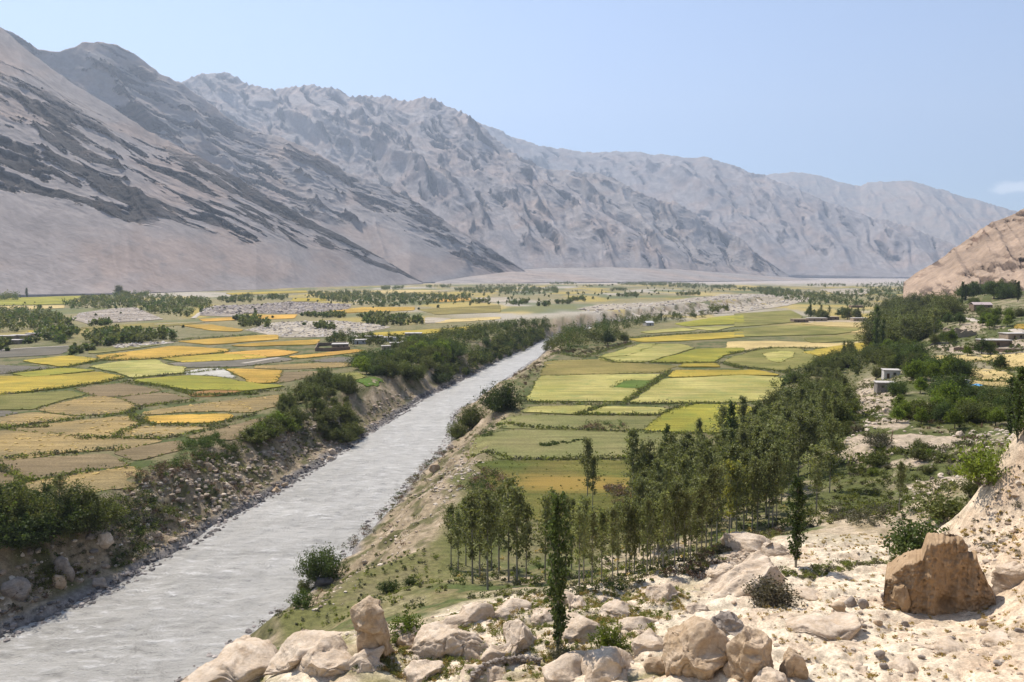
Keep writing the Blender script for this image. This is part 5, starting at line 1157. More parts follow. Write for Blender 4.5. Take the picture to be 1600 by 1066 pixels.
# herbage strewn over the hillside and the flats
scrub([(1330, 560), (1450, 480), (1600, 480), (1620, 700), (1500, 720), (1330, 720), (1300, 640)], 1500, (0.3, 1.3), [L_GRASS, L_WIL, L_SAGE, L_WIL], 0.22, 34, 840)
scrub([(700, 900), (850, 840), (980, 800), (1150, 700), (1250, 640), (1330, 600), (1330, 700), (1200, 830), (1000, 905), (800, 920)], 700, (0.2, 0.6), [L_GRASS, L_WIL, L_STRAW], 0.16, 26, 841)
scrub([(735, 800), (740, 720), (1000, 720), (1040, 780), (900, 840), (700, 880)], 260, (0.15, 0.5), [L_GRASS, L_WIL], 0.14, 26, 842)
scrub([(700, 940), (850, 925), (1000, 902), (1100, 862), (1200, 822), (1240, 815), (1180, 850), (1090, 895), (1000, 918), (860, 935)], 320, (0.3, 0.9), [L_WIL, L_SAGE, L_DARK, L_GRASS], 0.12, 50, 843)
BP, BH = [], []
rb = np.random.RandomState(77)
for L in BUNDS:
    W = np.array([hit(*q)[:2] for q in L]); n = int(np.sum(np.hypot(*np.diff(W, axis=0).T)) / 0.9) + 2
    Q = resample(W, n); Q = Q + rb.randn(*Q.shape) * 0.35; r_ = np.hypot(*Q.T); BP.append(zs_(Q)); BH.append(rb.uniform(0.5, 1.15, n) * (1 + r_ / 700))
mass('bank_herbage', np.concatenate(BP), np.concatenate(BH), [L_GRASS, L_GRASS, L_SAGE, L_WIL], 0.34, 20, 78, 1.4, 0.02, 0.75)
# hay lying in small heaps on the mown fields
HP = []
for key, W, D in FW:
    if key != 'stubble' or D > 420: continue
    lo, hi = W.min(0), W.max(0); n = int(np.prod(hi - lo) / 9)
    q = rb.uniform(lo, hi, (n, 2)); q = q[inside(q[:, 0], q[:, 1], W)]; q = q[pn(q[:, 0] / 22, q[:, 1] / 22, 440) > -0.12]; HP.append(zs_(q))
HP = np.concatenate(HP)[:5200]
def blobs(name, P, S_, mat_, seed, flat=0.6, sub_=1, rough=0.35, kind='stuff', sink=0.25, cols=None):
    """many small uneven lumps in one mesh"""
    rng = np.random.RandomState(seed); bm = bmesh.new(); bmesh.ops.create_icosphere(bm, subdivisions=sub_, radius=1); bv = np.array([v.co[:] for v in bm.verts]); bf = np.array([[v.index for v in f.verts] for f in bm.faces]); bm.free()
    n = len(P); var = 12; shp = np.stack([bv * (1 + rough * rng.randn(len(bv), 1)) for _ in range(var)])
    a = rng.uniform(0, 6.28, n); sc = np.stack([rng.uniform(0.75, 1.3, n), rng.uniform(0.75, 1.3, n), rng.uniform(0.7, 1.2, n) * flat], 1) * S_[:, None]
    V = shp[rng.randint(0, var, n)] * sc[:, None]; x = V[..., 0] * np.cos(a)[:, None] - V[..., 1] * np.sin(a)[:, None]; y = V[..., 0] * np.sin(a)[:, None] + V[..., 1] * np.cos(a)[:, None]
    V = np.stack([x, y, V[..., 2]], -1) + P[:, None]; V[..., 2] += (S_ * flat * (1 - 2 * sink))[:, None] * 0.5
    F = (bf[None] + (np.arange(n) * len(bv))[:, None, None]).reshape(-1, 3)
    cc = None
    if cols is not None: cc = np.repeat(cols[rng.randint(0, len(cols), n)] * rng.uniform(0.8, 1.2, (n, 1)), len(bv), 0)
    return tag(link(name, np_mesh(name, V.reshape(-1, 3), F, False, cc), mat_), kind=kind)
HP[:, 2] += 0.15
blobs('hay_heaps', HP, rb.uniform(0.3, 0.62, len(HP)), mat_plain('hay', (0.52, 0.36, 0.12), 4, 0.03, obj=False), 9, 0.45)
# ------------------------------------------------------------------ rocks
def rock_mat(name, c1_, c2_, c3_, s=0.9, bd=0.20):
    m, t, out = new_mat(name); b = NB(t)
    p = b.pos()
    n1 = b.noise(p, s, 7, 0.66); n2 = b.noise(p, s * 3.7, 6, 0.7)
    sc = b.n('ShaderNodeVectorMath', operation='MULTIPLY'); sc.inputs[1].default_value = (0.5, 0.5, 3.2); b.l(p, sc.inputs[0])
    n3 = b.noise(sc.outputs[0], s * 1.1, 5, 0.65)
    c = b.mix(b.ramp(n1, 0.38, 0.62), c1_, c2_); c = b.mix(b.ramp(n3, 0.52, 0.70, 0, 0.7), c, c3_)
    c = b.mix(1.0, c, b.ramp(n2, 0.25, 0.75, 0.78, 1.22), 'MULTIPLY')
    h_ = b.n('ShaderNodeMath', operation='MULTIPLY_ADD'); b.l(n2, h_.inputs[0]); h_.inputs[1].default_value = 0.5; b.l(n1, h_.inputs[2])
    b.l(b.bsdf(c, 0.92, b.bump(h_.outputs[0], 1.0, bd), 0.15), out.inputs['Surface'])
    return m
R_WHITE = rock_mat('white_limestone', (0.56, 0.46, 0.355), (0.47, 0.365, 0.26), (0.31, 0.215, 0.135))
R_TAN = rock_mat('tan_sandstone', (0.36, 0.255, 0.155), (0.50, 0.385, 0.27), (0.21, 0.135, 0.08))
R_GREY = rock_mat('grey_stone', (0.33, 0.28, 0.23), (0.24, 0.20, 0.17), (0.16, 0.13, 0.11))
R_MUD = rock_mat('weathered_mud_brick', (0.29, 0.195, 0.11), (0.36, 0.25, 0.15), (0.23, 0.15, 0.085), 0.8, 0.10)
R_DARK = rock_mat('wet_dark_stone', (0.10, 0.09, 0.085), (0.15, 0.135, 0.12), (0.07, 0.06, 0.055), 2.0, 0.05)
def ico(sub):
    bm = bmesh.new(); bmesh.ops.create_icosphere(bm, subdivisions=sub, radius=1)
    v = np.array([q.co[:] for q in bm.verts]); f = np.array([[a.index for a in q.verts] for q in bm.faces]); bm.free(); return v, f
ICO = {k: ico(k) for k in (3, 4, 5, 6)}
def rock_shape(seed, dims, facet=9, lumps=0.22, fine=0.05, sub=5, ledge=0.0, box=0.0, chips=1.0):
    rng = np.random.RandomState(seed); v, f = ICO[sub]; v = v.copy()
    if box: 
        m_ = np.abs(v).max(1, keepdims=True); v = v * (1 - box) + v / m_ * box * 0.9
    # planes shave the ball to broad faces
    for _ in range(facet):
        n_ = rng.randn(3); n_ /= np.linalg.norm(n_); d = rng.uniform(0.58, 0.88); k = v @ n_ - d
        v = v - np.clip(k, 0, None)[:, None] * n_ * 0.92
    u = v / (np.linalg.norm(v, axis=1)[:, None] + 1e-9); o = rng.uniform(0, 90, 3)
    dims = np.array(dims, float); w = v * dims; sc = dims.mean()
    nn_ = pn3(w / (sc * 0.75) + o, 3) * lumps + pn3(w / (sc * 0.30) + o, 5) * lumps * 0.45
    fi_ = pn3(w / 0.5 + o, 9) * 0.6 + pn3(w / 0.22 + o, 13) * 0.4
    w = w + u * (nn_ * sc * 0.8)[:, None]
    for _ in range(int((26 if sub < 5 else 70) * chips)):                    # chip the surface to small broken faces
        n_ = rng.randn(3); n_ /= np.linalg.norm(n_); k = w @ n_; c0 = w[rng.randint(len(w))]; rad_ = sc * rng.uniform(0.25, 0.7)
        n_ = c0 / (np.linalg.norm(c0) + 1e-9) + rng.randn(3) * 0.38; n_ /= np.linalg.norm(n_); dd = w - c0; k = dd @ n_; m_ = np.exp(-((dd ** 2).sum(1) / rad_ ** 2) ** 2)
        w = w - (np.clip(k + sc * 0.03, 0, None) * m_)[:, None] * n_ * 0.95
    cr = np.abs(pn3(w * (1, 1, 0.45) / (sc * 0.5) + o + 9, 7)); w = w - u * (0.05 * sc * np.exp(-(cr / 0.025) ** 2))[:, None]
    w = w + u * (fi_ * fine * 1.8 * min(1.5, sc))[:, None]
    w = w * (dims / np.abs(w).max(0))                              # keep the measured size
    if ledge: w[:, :2] *= (1 + ledge * (np.abs(np.mod(w[:, 2] / 0.45 + 0.5 * pn3(w / 1.5, 15), 1) - 0.5) - 0.25))[:, None]
    return w, f
def boulder(px, py, wpx, hpx, mat, label, seed, name='boulder', depth=0.8, sink=0.35, group=None, facet=9, lumps=0.22, fine=0.05, sub=5, ledge=0.0, rz=None, box=0.0, tilt=(0, 0), cat='boulder', chips=1.0):
    """a rock whose foot stands at photo bearing (px, py), wpx wide and hpx high there"""
    x, y = at(px, py); z = float(hz(x, y)[0]); d = y * CP + (CAMH - z) * SP; w = wpx / FPX * d; h = hpx / FPX * d
    dims = (w / 2, w / 2 * depth, h / (2 - 2 * sink) * 1.02)
    V, F = rock_shape(seed, dims, facet, lumps, fine, sub, ledge, box, chips)
    o = link(name, np_mesh(name, V, F, True), mat)
    dirr = np.array((x, y)) / math.hypot(x, y)
    o.location = (x + dirr[0] * w / 2 * depth * 0.6, y + dirr[1] * w / 2 * depth * 0.6, z + dims[2] * (1 - 2 * sink))
    o.rotation_euler = (tilt[0], tilt[1], -math.atan2(x, y) if rz is None else rz)
    return tag(o, label, cat, group)
B = boulder
# the group of brown boulders at the bottom of the picture
B(1080, 1060, 150, 88, R_TAN, 'largest brown boulder with a dark overhanging face at the bottom of the knoll', 1, facet=14, lumps=0.16, sub=6, box=0.35, depth=0.75)
B(1172, 1066, 86, 74, R_TAN, 'knobbly tan boulder between the largest brown one and the small broken one', 2, facet=10, lumps=0.24, sub=6)
B(1236, 1062, 52, 50, R_TAN, 'small broken brown boulder right of the knobbly tan one', 3, facet=12, sub=5)
B(1140, 990, 74, 36, R_GREY, 'dark striped flat-topped rock behind the large brown boulders', 4, facet=12, ledge=0.25, sub=6)
B(1025, 1052, 40, 20, R_TAN, 'low tan stone at the left foot of the largest brown boulder', 5, sub=4)
B(1200, 1085, 60, 34, R_WHITE, 'cream stone half out of the picture below the knobbly tan boulder', 6)
# outcrops round the slender poplar
W_ = 'limestone_outcrop'
def O(px, py, w, h, label, seed, **k):
    k.setdefault('facet', 10); k.setdefault('lumps', 0.20); k.setdefault('box', 0.25); k.setdefault('chips', 1.6); k.setdefault('depth', 0.95); k.setdefault('sink', 0.62)
    return B(px, py, w * 1.5, h * 0.8, R_WHITE, label, seed, name=W_, cat='rock outcrop', **k)
O(705, 1032, 120, 62, 'large white domed outcrop right of the rock tower', 11, sub=6)
O(748, 972, 74, 26, 'long low white outcrop at the rim above the domed one', 12)
O(813, 1028, 104, 56, 'broad white outcrop directly left of the slender poplar', 13, sub=6)
O(800, 965, 60, 22, 'white shelf of rock behind the broad outcrop at the rim', 14)
O(846, 968, 48, 20, 'small white hump at the rim left of the slender poplar', 15)
O(912, 998, 58, 30, 'grooved white rock right of the slender poplar', 16, facet=10)
O(905, 952, 56, 20, 'smooth white hump on the rim right of the slender poplar', 17)
O(946, 945, 50, 22, 'rounded pale rock on the rim between two humps', 18)
O(972, 962, 52, 18, 'flat pale rock below the rim among dry grass', 19)
O(1040, 945, 74, 30, 'knobbly white outcrop in the grassy patch before the plantation', 20, facet=9)
O(1010, 985, 60, 22, 'pale low outcrop above the small bright shrub', 21)
O(1085, 962, 46, 22, 'small white outcrop left of the striped slab', 22, facet=9)
O(905, 1066, 90, 34, 'pale cracked rock at the bottom edge below the slender poplar', 23)
O(965, 1062, 80, 42, 'split cream rock left of the largest brown boulder', 24, facet=8)
O(760, 1066, 60, 20, 'pale block under the dry stone wall at the bottom edge', 25)
O(1010, 1018, 52, 20, 'cream rock beside the small bright shrub', 26)
O(640, 1012, 46, 30, 'white rock in the shade at the right foot of the rock tower', 27, facet=8)
O(662, 1066, 54, 26, 'white rock at the bottom edge right of the rock tower', 28)
O(1265, 1000, 110, 16, 'low cream swell of rock in the middle of the open knoll', 29)
O(1165, 860, 62, 24, 'greyish broken rock at the foot of the yellowish poplar', 30, facet=10)
O(1212, 868, 44, 18, 'small grey rock left of the narrow poplar', 31, facet=10)
O(1135, 905, 44, 20, 'pale broken rock on the left end of the striped slab', 32, facet=10)
O(1262, 935, 50, 12, 'low pale rock under the narrow poplar shadow', 33)
O(520, 1062, 150, 44, 'wide cracked outcrop left of the rock tower foot', 34, sub=6, facet=8)
O(405, 1066, 170, 44, 'long pale outcrop running to the river side at the bottom edge', 35, sub=6, facet=8)
O(325, 1072, 90, 34, 'cream rock at the far left end of the knoll', 36, facet=9)
O(470, 1022, 110, 24, 'pale sloping shelf above the cracked outcrop', 37)
O(565, 1058, 54, 30, 'knobbly tan rock straight below the rock tower', 38, facet=10)
O(1592, 915, 60, 36, 'brown layered rock cut by the right picture edge', 39, facet=12, ledge=0.2)
O(1560, 1010, 60, 12, 'flat pale rock on the sandy ground below the mud wall', 40)
O(1465, 1015, 60, 12, 'flat cream rock in the sandy foreground', 41)
O(1330, 1052, 60, 14, 'low rock in the sandy foreground right of the brown boulders', 42)
O(1415, 1062, 54, 20, 'sharp small outcrop at the bottom edge below the mud wall', 43, facet=12)
# tilted striped slab
x, y = at(1165, 925); V, F = rock_shape(51, (4.0, 3.1, 1.5), 6, 0.08, 0.03, 6, 0.0, 0.6)
V[:, 2] += 0.10 * np.sin(V[:, 1] * 5 + 1.5 * pn(V[:, 0] / 2, V[:, 1] / 2, 5))
o = tag(link('limestone_slab', np_mesh('limestone_slab', V, F), R_WHITE), 'pale slab tilted to the left and scored with parallel grooves', 'rock slab'); o.location = (x, y + 2.0, float(hz(x, y)[0]) + 0.15); o.rotation_euler = (math.radians(8), math.radians(-24), math.radians(20))
# stones lying on the open knoll
for i, (a, b_, w, h) in enumerate([(1310, 958, 26, 18), (1330, 948, 22, 15), (1348, 952, 18, 14), (1302, 970, 16, 12), (1322, 968, 14, 10), (1384, 938, 22, 12), (1372, 978, 15, 8), (1350, 982, 10, 6), (1413, 978, 12, 8), (1335, 972, 10, 6), (1375, 1030, 18, 12), (1380, 1045, 14, 10), (1535, 980, 18, 12), (1592, 988, 14, 7), (1486, 1000, 14, 6), (1290, 985, 10, 6), (1440, 1030, 12, 6), (1560, 1040, 16, 6)]):
    B(a, b_, w, h, R_GREY if i % 3 else R_TAN, 'loose grey-brown stone on the open sandy knoll near the mud wall', 60 + i, name='stone', sub=3, facet=8, group='loose stones on the open knoll', cat='stone', sink=0.2)
# river bank boulders, left side
for i, (a, b_, w, h, mt_, lb) in enumerate([(102, 905, 34, 34, R_GREY, 'big shaded boulder under the willows of the near left bank'), (25, 938, 44, 34, R_GREY, 'largest shaded boulder on the left bank at the picture edge'), (90, 918, 26, 20, R_TAN, 'tan boulder in front of the big shaded one on the left bank'), (158, 920, 26, 18, R_GREY, 'grey boulder at the waterline below the willow clump'), (162, 856, 30, 22, R_WHITE, 'pale boulder under the right end of the willow clump'), (258, 812, 13, 10, R_WHITE, 'pale stone halfway down the left bank'), (284, 822, 12, 9, R_WHITE, 'second pale stone lower on the left bank'),
    (108, 952, 16, 8, R_DARK, 'dark flat rock in the water edge on the left'), (60, 974, 22, 9, R_DARK, 'long dark flat rock in the water edge on the left'), (432, 774, 16, 12, R_TAN, 'round brown boulder at the waterline halfway up the left bank'), (444, 762, 13, 9, R_TAN, 'tan boulder near the waterline by the round brown one'), (520, 712, 15, 12, R_WHITE, 'upper one of two pale boulders at the waterline'), (516, 722, 14, 9, R_WHITE, 'lower one of two pale boulders at the waterline'), (324, 735, 16, 12, R_TAN, 'domed boulder on the brow of the left bank'), (375, 750, 10, 8, R_WHITE, 'small pale stone high on the left bank'), (397, 842, 8, 5, R_DARK, 'dark stone in the shallow edge of the river'),
    (635, 708, 8, 6, R_WHITE, 'white stone on the right bank edge'), (705, 703, 14, 8, R_WHITE, 'flat white rock on the right bank under the yellowish willow'), (680, 737, 20, 12, R_TAN, 'tan outcrop on the right bank above the water'), (506, 915, 30, 12, R_DARK, 'dark wet rock under the round willow at the river'), (570, 882, 10, 7, R_WHITE, 'small white stone on the right river slope'),
    (1535, 699, 18, 10, R_WHITE, 'flat white boulder at the foot of the sandy slope by the columnar poplars'), (1500, 683, 13, 10, R_WHITE, 'white boulder on the terrace left of the bright shrub'), (1386, 646, 18, 9, R_WHITE, 'white slab stone below the lower white house'), (1408, 628, 16, 6, R_WHITE, 'pale lying stone in the grass right of the lower white house')]):
    B(a, b_, w, h, mt_, lb, 90 + i, sub=4, facet=9, sink=0.3)
# the rock tower
def tower():
    x, y = at(582, 1022); z = float(hz(x, y)[0]); d = math.hypot(x, y, ) ; k = (y * CP + (CAMH - z) * SP) / FPX
    root = bpy.data.objects.new('rock_tower', None); C.objects.link(root); root.location = (x, y + 0.5, z - 0.3); root.rotation_euler = (0, 0, -math.atan2(x, y))
    tag(root, 'standing brown rock tower with a tilted pale-topped block on a dark foot', 'rock tower')
    V, F = rock_shape(201, (18 * k, 22 * k, 46 * k), 7, 0.07, 0.05, 5, 0.03, 0.85, 0.3)
    V[:, 0] += -0.18 * (V[:, 2] - 0) ; V[:, 2] += 30 * k
    o = link('foot_slab', np_mesh('foot_slab', V + np.array((13 * k, 2 * k, 0)), F), R_TAN, root)
    V, F = rock_shape(203, (19 * k, 20 * k, 40 * k), 7, 0.08, 0.05, 5, 0.04, 0.8, 0.3)
    o = link('foot_slab', np_mesh('foot_slab', V + np.array((-9 * k, 0, 26 * k)), F), R_TAN, root)
    V, F = rock_shape(202, (27 * k, 25 * k, 29 * k), 9, 0.08, 0.05, 5, 0.0, 0.75, 0.4)
    V[:, 0] += -0.12 * V[:, 2]
    o = link('head_block', np_mesh('head_block', V + np.array((-9 * k, -2 * k, 66 * k)), F), R_TAN, root)
tower()
# the eroded mud wall: a thick lump with layered courses, notched top and a hollow at its foot
def mud_wall():
    prof = [(1398, 930), (1400, 908), (1412, 896), (1428, 880), (1440, 874), (1450, 870), (1456, 846), (1470, 839), (1490, 838), (1505, 842), (1513, 853), (1512, 862), (1524, 861), (1530, 880), (1536, 892), (1546, 912), (1556, 935), (1560, 948)]
    x0, y0 = at(1480, 957); z0 = float(hz(x0, y0)[0]); d = y0 * CP + (CAMH - z0) * SP; k = d / FPX
    pw = [((a - 1480) * k, max(0.4, (957 - b_) * k * 0.97)) for a, b_ in prof]
    xs = [p[0] for p in pw]; hs = [p[1] for p in pw]
    nu, nv = 190, 80; u = np.linspace(xs[0], xs[-1], nu); top = np.interp(u, xs, hs) + 0.18 * fbm(u / 0.8, u * 0, 3, 610) + 0.1 * pn(u / 0.25, u * 0, 612)
    # cross-section ring from front foot over the top to the back foot
    s = np.linspace(0, 1, nv); V = np.zeros((nv, nu, 3))
    front = np.clip(s / 0.62, 0, 1); over = np.clip((s - 0.62) / 0.16, 0, 1); back = np.clip((s - 0.78) / 0.22, 0, 1)
    for i in range(nv):
        hgt_ = top * (front[i] if s[i] <= 0.62 else 1 + 0.06 * math.sin(over[i] * math.pi)) * (1 - back[i])
        th_ = 1.7 + 0.5 * (1 - hgt_ / (top + .01)); half = (0.8 + 0.9 * sst(0.6, -1.2, u) + 0.25 * pn(u / 0.9, u * 0, 615)) + 0.35 * np.clip(1 - hgt_ / 4, 0, 1)
        yy = -half * (1 - over[i]) + half * over[i]; yy = yy + (0 if back[i] == 0 else 0.25 * back[i])
        V[i, :, 0] = u; V[i, :, 1] = yy; V[i, :, 2] = hgt_ - 0.5 * (front[i] < 0.02) - 0.5 * (back[i] > .98)
    x_, z_ = V[..., 0], V[..., 2]
    course = np.abs(np.mod(z_ / 0.55 + 0.15 * pn(x_ / 1.5, z_ / 1.5, 620), 1) - 0.5) * 2
    rel = 0.22 * fbm(x_ / 1.5, z_ / 1.3 + V[..., 1], 5, 621, 0.6) + 0.05 * sst(0.8, 1.0, course) * -1 - 0.10 * (ridged(x_ / 0.9, z_ / 2.6, 4, 625) - 0.4) + 0.10 * (ridged(x_ / 0.5, z_ / 0.35, 3, 628) - 0.4) + 0.03 * pn(x_ / 0.2, z_ / 0.2, 626)
    hx, hz_ = 4 * k, 20 * k
    hole = np.exp(-(((x_ - hx) / 0.42) ** 2 + ((z_ - hz_) / 0.5) ** 2) ** 1.5) * (V[..., 1] < 0)
    V[..., 1] -= np.sign(-V[..., 1] + 1e-6) * rel * 2.4; V[..., 1] += hole * 0.8
    V[..., 1] += 0.035 * (x_ + 1) ** 2 * 0.6
    F = grid_faces(nv, nu); P_all = V.reshape(-1, 3)
    o = tag(link('mud_wall_ruin', np_mesh('mud_wall_ruin', P_all, F), R_MUD), 'tall eroded mud wall ruin with a notched top and a dark hole', 'ruin')
    o.location = (x0, y0 + 0.9, z0 - 0.15); o.rotation_euler = (0, 0, -math.atan2(x0, y0) + 0.05)
    # close the two ends
    bm = bmesh.new(); bm.from_mesh(o.data); ed = [e for e in bm.edges if e.is_boundary]; bmesh.ops.holes_fill(bm, edges=ed, sides=0); bm.to_mesh(o.data); bm.free()
mud_wall()
B(1404, 954, 34, 44, R_MUD, 'rounded stump of mud wall leaning on the left end of the tall ruin', 210, name='mud_wall_stump', cat='ruin', facet=8, lumps=0.2, box=0.5, sink=0.25)
B(1462, 880, 40, 36, R_TAN, 'broken rock behind the notched top of the mud wall', 211, facet=9)
# dry stone wall, stone by stone
def dry_wall():
    W = [hit(*q)[:2] for q in [(738, 1066), (756, 1050), (782, 1040), (812, 1036), (842, 1040)]]; Q = resample(W, 30); rng = np.random.RandomState(5)
    root = bpy.data.objects.new('dry_stone_wall', None); C.objects.link(root); root.location = (Q[15][0], Q[15][1], float(hz(*Q[15])[0])); tag(root, 'low curved dry stone wall at the bottom edge left of the slender poplar', 'stone wall')
    ms = [np_mesh('stone', *rock_shape(300 + i, (0.2, 0.17, 0.13), 7, 0.15, 0.03, 3), True) for i in range(5)]
    for m_ in ms: m_.materials.append(R_GREY)
    for i, q in enumerate(Q):
        for lv in range(3):
            o = bpy.data.objects.new('stone', ms[rng.randint(5)]); C.objects.link(o); o.parent = root
            jx, jy = rng.uniform(-.07, .07, 2); o.location = Vector((q[0] + jx, q[1] + jy, float(hz(*q)[0]) + 0.08 + lv * 0.2)) - root.location; o.rotation_euler = (rng.uniform(-.3, .3), rng.uniform(-.3, .3), rng.uniform(0, 6.28)); sc_ = rng.uniform(0.8, 1.3); o.scale = (sc_,) * 3
dry_wall()
# loose stones past counting
M_stones = mat_vcol('loose_stone', 3.0, 11.0, 0.05)
SC = np.array([(0.42, 0.34, 0.26), (0.50, 0.42, 0.33), (0.29, 0.23, 0.17), (0.36, 0.275, 0.20), (0.22, 0.18, 0.145)])
def stones(poly, n, s0, s1, seed, cols=SC, name='loose_stones', pw=2.2, flat=0.7):
    q = keep_clear(scatter(poly, n, seed)); rng = np.random.RandomState(seed); sz = s0 + (s1 - s0) * rng.uniform(0, 1, len(q)) ** pw
    blobs(name, zs_(q), sz, M_stones, seed, flat, 1, 0.16, sink=0.3, cols=cols)
stones(LB, 2000, 0.08, 0.85, 901, pw=4)
stones([(220, 760), (330, 720), (500, 690), (560, 660), (640, 605), (650, 615), (600, 655), (540, 700), (430, 765), (300, 840), (200, 890)], 1000, 0.10, 0.9, 902, pw=4)
foot_l = [P3(a, b_, RZ)[:2] for a, b_ in RIV_L[1:17]]; Q = resample(foot_l, 3400); nrm = np.gradient(Q, axis=0); nrm = np.c_[-nrm[:, 1], nrm[:, 0]] / np.hypot(*nrm.T)[:, None]; rg = np.random.RandomState(4)
Q = Q + nrm * rg.uniform(-0.4, 3.2, (len(Q), 1)); sz = 0.12 + 0.5 * rg.uniform(0, 1, len(Q)) ** 3
blobs('shore_stones', np.c_[Q, np.maximum(hz(Q[:, 0], Q[:, 1]), RZ - 0.1)], sz, M_stones, 904, 0.7, 1, 0.16, cols=np.array([(0.16, 0.145, 0.135), (0.24, 0.21, 0.19), (0.34, 0.30, 0.27), (0.11, 0.10, 0.095)]))
foot_r = [P3(a, b_, RZ)[:2] for a, b_ in RIV_R[1:19]]; Q = resample(foot_r, 1500); Q = Q + rg.uniform(-0.8, 1.2, Q.shape)
blobs('shore_stones', np.c_[Q, np.maximum(hz(Q[:, 0], Q[:, 1]), RZ - 0.1)], 0.12 + 0.4 * rg.uniform(0, 1, len(Q)) ** 3, M_stones, 905, 0.7, 1, 0.16, cols=np.array([(0.16, 0.145, 0.135), (0.24, 0.21, 0.19), (0.34, 0.30, 0.27)]))
stones([(440, 960), (560, 870), (640, 780), (700, 710), (745, 690), (740, 730), (690, 800), (620, 870), (520, 960)], 500, 0.08, 0.45, 906, SC[[0, 1, 3]])
stones([(660, 760), (700, 720), (750, 715), (770, 735), (720, 770), (680, 800)], 260, 0.12, 0.6, 907, SC[[0, 1]])
stones([(620, 1066), (700, 950), (860, 932), (1100, 880), (1240, 840), (1430, 840), (1600, 720), (1620, 1066)], 3000, 0.03, 0.2, 908, SC[[0, 1, 1, 3]], pw=4)
stones([(290, 1066), (480, 1010), (620, 980), (640, 1066)], 900, 0.03, 0.2, 909, SC[[0, 1, 3]], pw=4)
stones([(1315, 710), (1330, 640), (1350, 600), (1380, 600), (1420, 660), (1590, 660), (1590, 700), (1500, 720), (1400, 725)], 140, 0.12, 0.5, 910, SC[[0, 1, 1]])
stones([(1420, 675), (1590, 668), (1590, 673), (1420, 680)], 220, 0.25, 0.6, 911, SC[[0, 1, 1]]); stones([(1320, 690), (1360, 655), (1440, 648), (1440, 655), (1370, 668), (1340, 695)], 120, 0.2, 0.7, 912, SC[[0, 1, 1]])
stones([(1330, 645), (1350, 610), (1372, 610), (1400, 640), (1395, 655)], 80, 0.15, 0.6, 913, SC[[0, 1, 1]])
stones([(1500, 840), (1560, 775), (1600, 725), (1620, 900), (1560, 900)], 200, 0.05, 0.4, 916, SC[[0, 1, 3]], pw=4)
stones([(1430, 800), (1400, 770), (1450, 740), (1500, 725), (1505, 745), (1450, 790)], 120, 0.1, 0.5, 914, SC[[0, 1]])
stones([(1180, 860), (1100, 880), (1090, 905), (1130, 900), (1200, 850)], 500, 0.08, 0.4, 915, SC[[0, 2, 3]])
GB = [(c6(560, 212), c6(700, 185), c6(1000, 175), c6(1280, 140), c6(1579, 118), c7(330, 105), c7(430, 130), c7(280, 170), c7(0, 210), c6(1400, 238), c6(1250, 255), c6(900, 275), c6(700, 270)), (c4(1240, 250), c4(1240, 215), c4(1330, 190), c4(1579, 182), c5(300, 165), c5(660, 182), c5(640, 215), c5(500, 225), c5(330, 240), c5(0, 238)), tuple(pl(c4, (450, 272), (500, 235), (700, 207), (830, 200), (960, 258), (1000, 275), (560, 303))), tuple(pl(c5, (20, 340), (200, 292), (560, 282), (800, 302), (900, 322), (720, 360), (500, 383), (250, 385))), tuple(pl(c4, (700, 430), (900, 415), (1080, 415), (860, 445), (720, 455)))]
for i, g_ in enumerate(GB): stones(list(g_), (2600, 2600, 900, 1300, 200)[i], 0.5, 2.2 if i < 2 else 1.4, 920 + i, np.array([(0.50, 0.44, 0.38), (0.26, 0.22, 0.19), (0.16, 0.135, 0.12), (0.58, 0.52, 0.46)]) if i != 1 else np.array([(0.30, 0.25, 0.22), (0.42, 0.36, 0.32), (0.15, 0.125, 0.11)]))
# ------------------------------------------------------------------ buildings
W_WHITE = mat_plain('whitewash', (0.52, 0.49, 0.45), 1.5, 0.02, 0.18, obj=False)
W_MUD = mat_plain('mud_plaster', (0.40, 0.31, 0.22), 1.2, 0.03, 0.3, obj=False)
W_BROWN = mat_plain('brown_mud_plaster', (0.24, 0.17, 0.12), 1.2, 0.03, 0.3, obj=False)
W_STONE = mat_plain('field_stone_wall', (0.26, 0.23, 0.20), 2.5, 0.08, 0.45, obj=False)
F_PALE = mat_plain('pale_flat_roof', (0.50, 0.46, 0.42), 1.0, 0.02, 0.2, obj=False)
F_TIN = mat_plain('sheet_metal_roof', (0.62, 0.60, 0.58), 2.0, 0.01, 0.12, rough=0.45, obj=False, spec=0.5)
F_PINK = mat_plain('faded_pink_roof', (0.50, 0.40, 0.38), 1.5, 0.02, 0.15, obj=False)
D_WOOD = mat_plain('dark_wood', (0.10, 0.065, 0.04), 6, 0.01, 0.3)
D_HOLE = mat_plain('window_glass_dark', (0.03, 0.035, 0.04), 2, 0, 0.2, rough=0.2, spec=0.5)
T_BLUE = mat_plain('blue_tarpaulin', (0.10, 0.30, 0.52), 1.5, 0.06, 0.25, rough=0.5)
def box_bm(bm, x0, x1, y0, y1, z0, z1):
    v = [bm.verts.new((x, y, z)) for z in (z0, z1) for y in (y0, y1) for x in (x0, x1)]
    for f in ((0, 2, 3, 1), (4, 5, 7, 6), (0, 1, 5, 4), (2, 6, 7, 3), (0, 4, 6, 2), (1, 3, 7, 5)): bm.faces.new([v[i] for i in f])
def boxes(name, L, mat, parent, bev=0.04):
    bm = bmesh.new()
    for q in L: box_bm(bm, *q)
    if bev: bmesh.ops.bevel(bm, geom=bm.edges[:], offset=bev, segments=1, affect='EDGES')
    me_ = bpy.data.meshes.new(name); bm.to_mesh(me_); bm.free()
    return link(name, me_, mat, parent)
